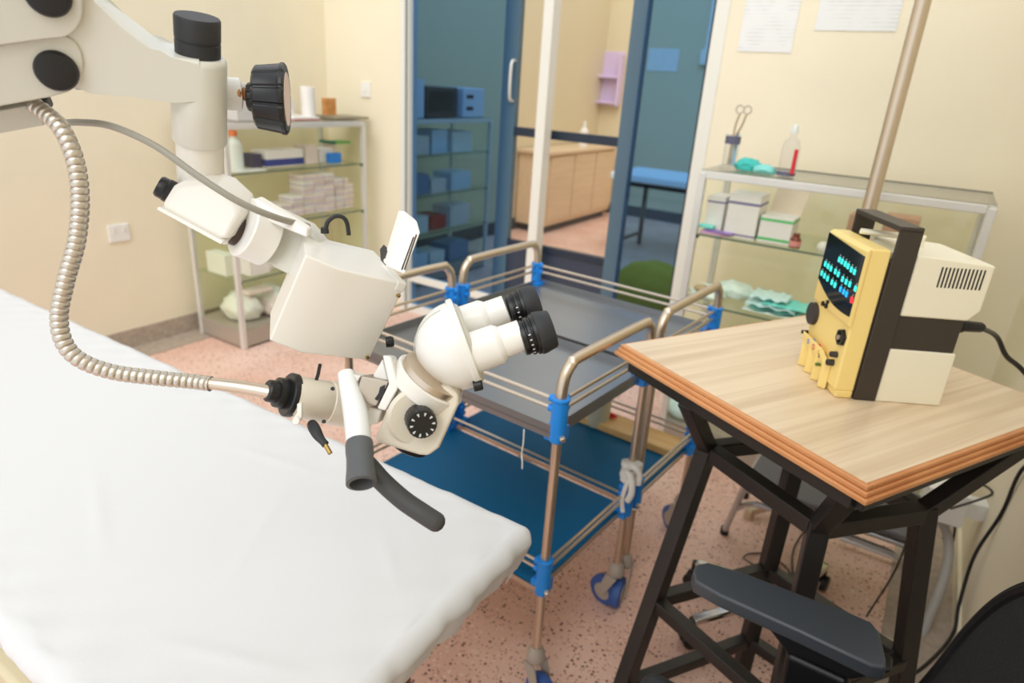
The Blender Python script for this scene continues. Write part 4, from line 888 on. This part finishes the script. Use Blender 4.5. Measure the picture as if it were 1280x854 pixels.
b = MB(); b.prism(poly([(481, 318), (486, 312), (487, 318), (482, 332)], .025), q3*.012); mp('flap_hinge', b, DGREY, sp)
b = MB(); b.tube([S(407, 287, .035), S(410, 277, .035), S(419, 270.5, .037), (S(429, 272, .042)), S(434, 280, .05), S(436, 294, .055)], .0024, n=8); b.lathe(S(406, 289, .033), UP, [(-.002, .0045), (.004, .004)], 14); mp('short_cable', b, BLACKS)
b = MB(); b.tube([S(76, 154, -.0), S(100, 153, -.02), S(140, 158, -.045), S(195, 183, -.055), S(250, 222, -.055), S(300, 253, -.045), S(345, 272, -.02), S(385, 283, .03)], .0034, n=10); mp('signal_cable', b, CABLE)
# flexible metal conduit
gp = [S(42, 131, -.066), S(56, 141, -.068), S(76, 160, -.07), S(93, 198, -.066), S(100, 245, -.058), S(96, 300, -.05), S(82, 352, -.045), S(74, 395, -.04), S(80, 428, -.035), S(100, 450, -.03), S(140, 465, -.02), S(190, 472, -.01), S(240, 477, 0), S(264, 480, .0)]
b = MB(); dense = spline([V(p) for p in gp], 40)
# even spacing
L = [0]
for i in range(1, len(dense)): L.append(L[-1]+(dense[i]-dense[i-1]).length)
step = .0011; ev = []; k = 0; t = 0
while t < L[-1]:
    while L[k+1] < t: k += 1
    ev.append(dense[k].lerp(dense[k+1], (t-L[k])/max(1e-9, L[k+1]-L[k]))); t += step
b.tube(ev, .0079, n=14, sub=1, rib=(.86, 1.0, 1.02, 1.02, 1.02, 1.0)); cn = mp('gooseneck_conduit', b, mat('bright_conduit', (206, 198, 186), .36, .95), smooth=60)
b = MB(); b.tube([S(260, 479, 0), S(300, 484, 0), S(340, 491, 0)], lambda t: .0062+.0012*t, n=16); mp('conduit_ferrule', b, STEEL)
axb = (105, 20, 42)
lg = mlathe('light_connector', 333, 488, -.002, axb, [(0, 12), (2, 14), (12, 14.5), (13, 19), (28, 20), (29, 22)], BLACK, 32)
mlathe('connector_flange', 358, 493, .006, axb, [(0, 26), (1.5, 28), (9, 28), (10.5, 26)], BLACK, 40)
il = mlathe('light_barrel', 366, 495, .008, axb, [(0, 26), (44, 27.5), (45, 27), (46.5, 27), (47.5, 28), (105, 30)], OFFD, 44)
for x, y in ((416, 486), (405, 527)): mp('set_screw', MB().lathe(S(x, y, -.012), -CF, [(0, .0022), (.0025, .0018)], 10), BLACK, il)
b = MB(); b.prism(poly([(371, 505), (377, 503), (377, 522), (372, 530), (366, 532), (367, 522), (371, 516)], -.024), CF*.006); b.lathe(S(371, 526, -.026), -CF, [(0, .004), (.003, .004)], 12); mp('latch', b, OFFW, bevel=.001)
b = MB(); b.tube([S(400, 456, .03), S(397, 470, .02), S(393, 480, .015)], .002, n=8); mp('black_lead', b, BLACK)
b = MB(); b.tube([S(389, 528, .0), S(392, 534, -.004), S(398, 545, -.01), S(407, 556, -.014)], lambda t: .004+.0022*math.sin(PI*min(1, t*1.2)), n=10); pg = mp('plug', b, BLACKS)
mp('plug_tip', MB().cyl(S(406, 555, -.014), S(413, 567, -.018), .0024), BRASS, pg)
# handle
b = MB(); b.tube([S(432, 466, .0), S(438, 490, -.01), S(445, 520, -.025), S(449, 556, -.04)], lambda t: .0082+.0042*min(1, t*1.6), n=20); mp('handle_tube', b, mat('white_tube_paint', (232, 234, 232), .3, coat=.3))
axh = (2, 40, -24)
b = MB(); b.lathe(S(449, 553, -.04), ldir(449, 575, axh), [(0, .0128), (.003, .0134), (.012, .0134), (.018, .0128), (.03, .0132), (.040, .0142), (.045, .0142), (.046, .011), (.034, .010)], 32); gs = mp('grip_sleeve', b, RUBG)
mp('sleeve_screw', MB().lathe(S(453, 557, -.0525), -CF, [(0, .0028), (.002, .0024)], 12), STEEL, gs)
b = MB(); b.tube([S(452, 574, -.03), S(463, 585, -.03), S(480, 604, -.032), S(505, 626, -.034), S(530, 643, -.036), S(544, 652, -.036)], lambda t: .0098 if t < .96 else .0098, n=20)
e = S(544, 652, -.036); dd_ = (S(544, 652, -.036)-S(530, 643, -.036)).normalized(); b.lathe(e, dd_, [(0, .0098), (.004, .0092), (.0075, .0068), (.0095, .003)], 20); mp('curved_grip', b, DGREY)
b = MB(); b.prism(poly([(423, 466), (432, 464), (440, 469), (443, 484), (433, 488), (425, 480)], -.008), CF*.03); mp('handle_bracket', b, OFFW, bevel=.0015)
b = MB(); b.prism(poly([(432, 466), (451, 470), (445, 482), (437, 480)], -.006), CF*.03); mp('spacer_block', b, OFFW, bevel=.0012)
b = MB(); b.prism(poly([(452, 470), (486, 477), (470, 508), (443, 500)], -.012), CF*.045); sb = mp('steel_block', b, mat('satin_steel', (178, 168, 154), .4, .7), bevel=.001)
b = MB(); b.prism(poly([(475, 484), (481, 481), (480, 492), (472, 501), (468, 499), (473, 492)], -.0135), CF*.004); mp('black_clip', b, BLACK, sb)
b = MB(); b.prism(poly([(478, 444), (489, 446), (498, 484), (496, 489), (482, 514), (471, 511), (486, 480)], -.018), CF*.03); mp('mount_plate', b, WHITE, bevel=.0018)
b = MB(); b.prism(poly([(466, 470), (478, 449), (486, 478), (476, 480)], .006), CF*.03); mp('mount_wedge', b, WHITE, bevel=.0015)
b = MB(); b.prism(poly([(462, 508), (478, 513), (472, 530), (464, 532), (456, 524)], -.004), CF*.03); mp('lower_lug', b, OFFW, bevel=.002)
# optics body
b = MB(); b.prism(poly([(467, 553), (481, 520), (497, 489), (515, 478), (560, 484), (573, 494), (574, 505), (549, 561), (535, 571), (524, 570)], -.012), (CF*.9+UP*.2).normalized()*.062); bd = mp('optics_body', b, OFFD, bevel=.004, seg=3)
axk = (6, 13, -36)
mlathe('boss', 522, 521, -.012, axk, [(0, 38), (3, 36), (5, 34)], OFFD, 44, bd)
kb = mlathe('magnification_knob', 524, 522, -.016, axk, [(0, 18), (2, 18.5), (24, 18), (26, 17)], BLACK, 90, flute=lambda th: 1-.03*(1 if (th*22/(2*PI)) % 1 < .3 else 0))
axd = ldir(524, 522, axk); kc = S(524, 522, -.016)+axd*(26.2*K); ka = axd.orthogonal().normalized(); kb_ = axd.cross(ka)
for k in range(10):
    th = k*2*PI/10; c = kc+(ka*math.cos(th)+kb_*math.sin(th))*(13*K); t_ = (ka*-math.sin(th)+kb_*math.cos(th)); r_ = (ka*math.cos(th)+kb_*math.sin(th))
    b = MB(); b.prism([c+t_*.0012+r_*.0016, c-t_*.0012+r_*.0016, c-t_*.0004-r_*.0016, c+t_*.0004-r_*.0016], axd*.0004); mp('dial_mark', b, WH_, kb)
b = MB(); b.prism(poly([(535, 505), (540, 505.5), (536.5, 509.5)], -.0165), CF*-.0006); mp('index_mark', b, BLACK, bd)
mlathe('objective_lens', 515, 552, .012, (-.36, .86, .36), [(0, 25), (5, 25), (9, 24), (11, 20)], BLACK, 36)
# binocular head
axr = (.56, -.73, -.38)
mlathe('dovetail_ring', 531, 484, .012, axr, [(-6, 46), (-4, 48), (13, 48), (15, 46)], OFFW, 56)
mlathe('steel_collar', 539, 473, .006, axr, [(0, 42), (8, 42)], STEEL, 48)
axe = (.938, -.346, .0)
cx_, cy_ = 574, 432
prof = [(-56*math.cos(q), 57.5*math.sin(q)) for q in [PI/2*i/14 for i in range(15)]]
bh = mlathe('binocular_head', cx_, cy_, .018, axe, prof+[(3, 57.5)], WHITE, 56)
b = MB(); 
axv = dvec(*axe).normalized(); ctr_ = S(cx_, cy_, .018)
sd = dvec(.346, .938, 0).normalized()
arc = [ctr_+(axv*(-57.2*math.sin(q))+(dvec(0, 0, -1)*.55+(-sd)*.835).normalized()*(58.2*math.cos(q)))*K for q in [PI/2*i/20-.0 for i in range(1, 21)]]
b.tube(arc, .0005, n=6, sub=1); mp('seam', b, GREYW, bh)
mlathe('front_flange', cx_+2, cy_-1, .018, axe, [(0, 59), (1.5, 60.5), (7, 60.5), (8.5, 59)], WHITE, 56, bh)
mlathe('flange_rim', cx_+11, cy_-3.5, .018, axe, [(0, 54), (4, 50), (5, 46)], GREYW, 56, bh)
mp('lock_screw', MB().lathe(S(592, 483, -.006), dvec(.94, -.2, 0), [(0, .0058), (.008, .0058), (.0095, .0045)], 18), BLACK, bh)
for nm, ox, oy, oz in (('far', -14.5, -33.5, .044), ('near', 0, 0, -.003)):
    b = MB(); b.lathe(S(578+ox, 446.5+oy, oz), dvec(*axe), [(K*t, K*r) for t, r in ((0, 28), (3, 26.5), (46, 25.5), (48, 25), (53, 21.5), (54, 20.5), (79, 20))], 44); et = mp('eyepiece_tube', b, WHITE)
    b = MB(); b.lathe(S(651+ox, 423.5+oy, oz), dvec(.92, -.30, .05), [(K*t, K*r) for t, r in ((0, 20.5), (1, 22), (6, 22.5), (7, 21.5), (8.5, 21.5), (9.5, 24), (13, 24.5), (14, 23.5), (15.5, 23.5), (16.5, 25.5), (21, 26.2), (22, 25))], 44); dr = mp('dioptre_ring', b, BLACK, et)
    ax_ = dvec(.92, -.30, .05).normalized()
    for k in range(5):
        th = .5+k*.28; n_ = (dvec(.30, .92, 0)*math.cos(th)+dvec(0, 0, -1)*math.sin(th)).normalized(); c = S(651+ox, 423.5+oy, oz)+ax_*(K*11.2)+n_*(K*24.4)
        t2 = ax_.cross(n_); b = MB(); b.prism([c+ax_*.0012+t2*.0006, c+ax_*.0012-t2*.0006, c-ax_*.0012-t2*.0006, c-ax_*.0012+t2*.0006], n_*.0003); mp('scale_mark', b, WH_, dr)
    b = MB(); b.lathe(S(651+ox, 423.5+oy, oz), dvec(.92, -.30, .05), [(K*t, K*r) for t, r in ((20, 25.5), (21, 27.2), (26, 27.2), (40, 24.2), (41.5, 23), (41, 20), (30, 17), (29.5, 5))], 44); mp('eyecup', b, BLACKS, et)
mp('side_knob', MB().lathe(S(482, 428, .045), dvec(.9, -.1, .2), [(0, .006), (.006, .0065), (.009, .005)], 16), BLACK)
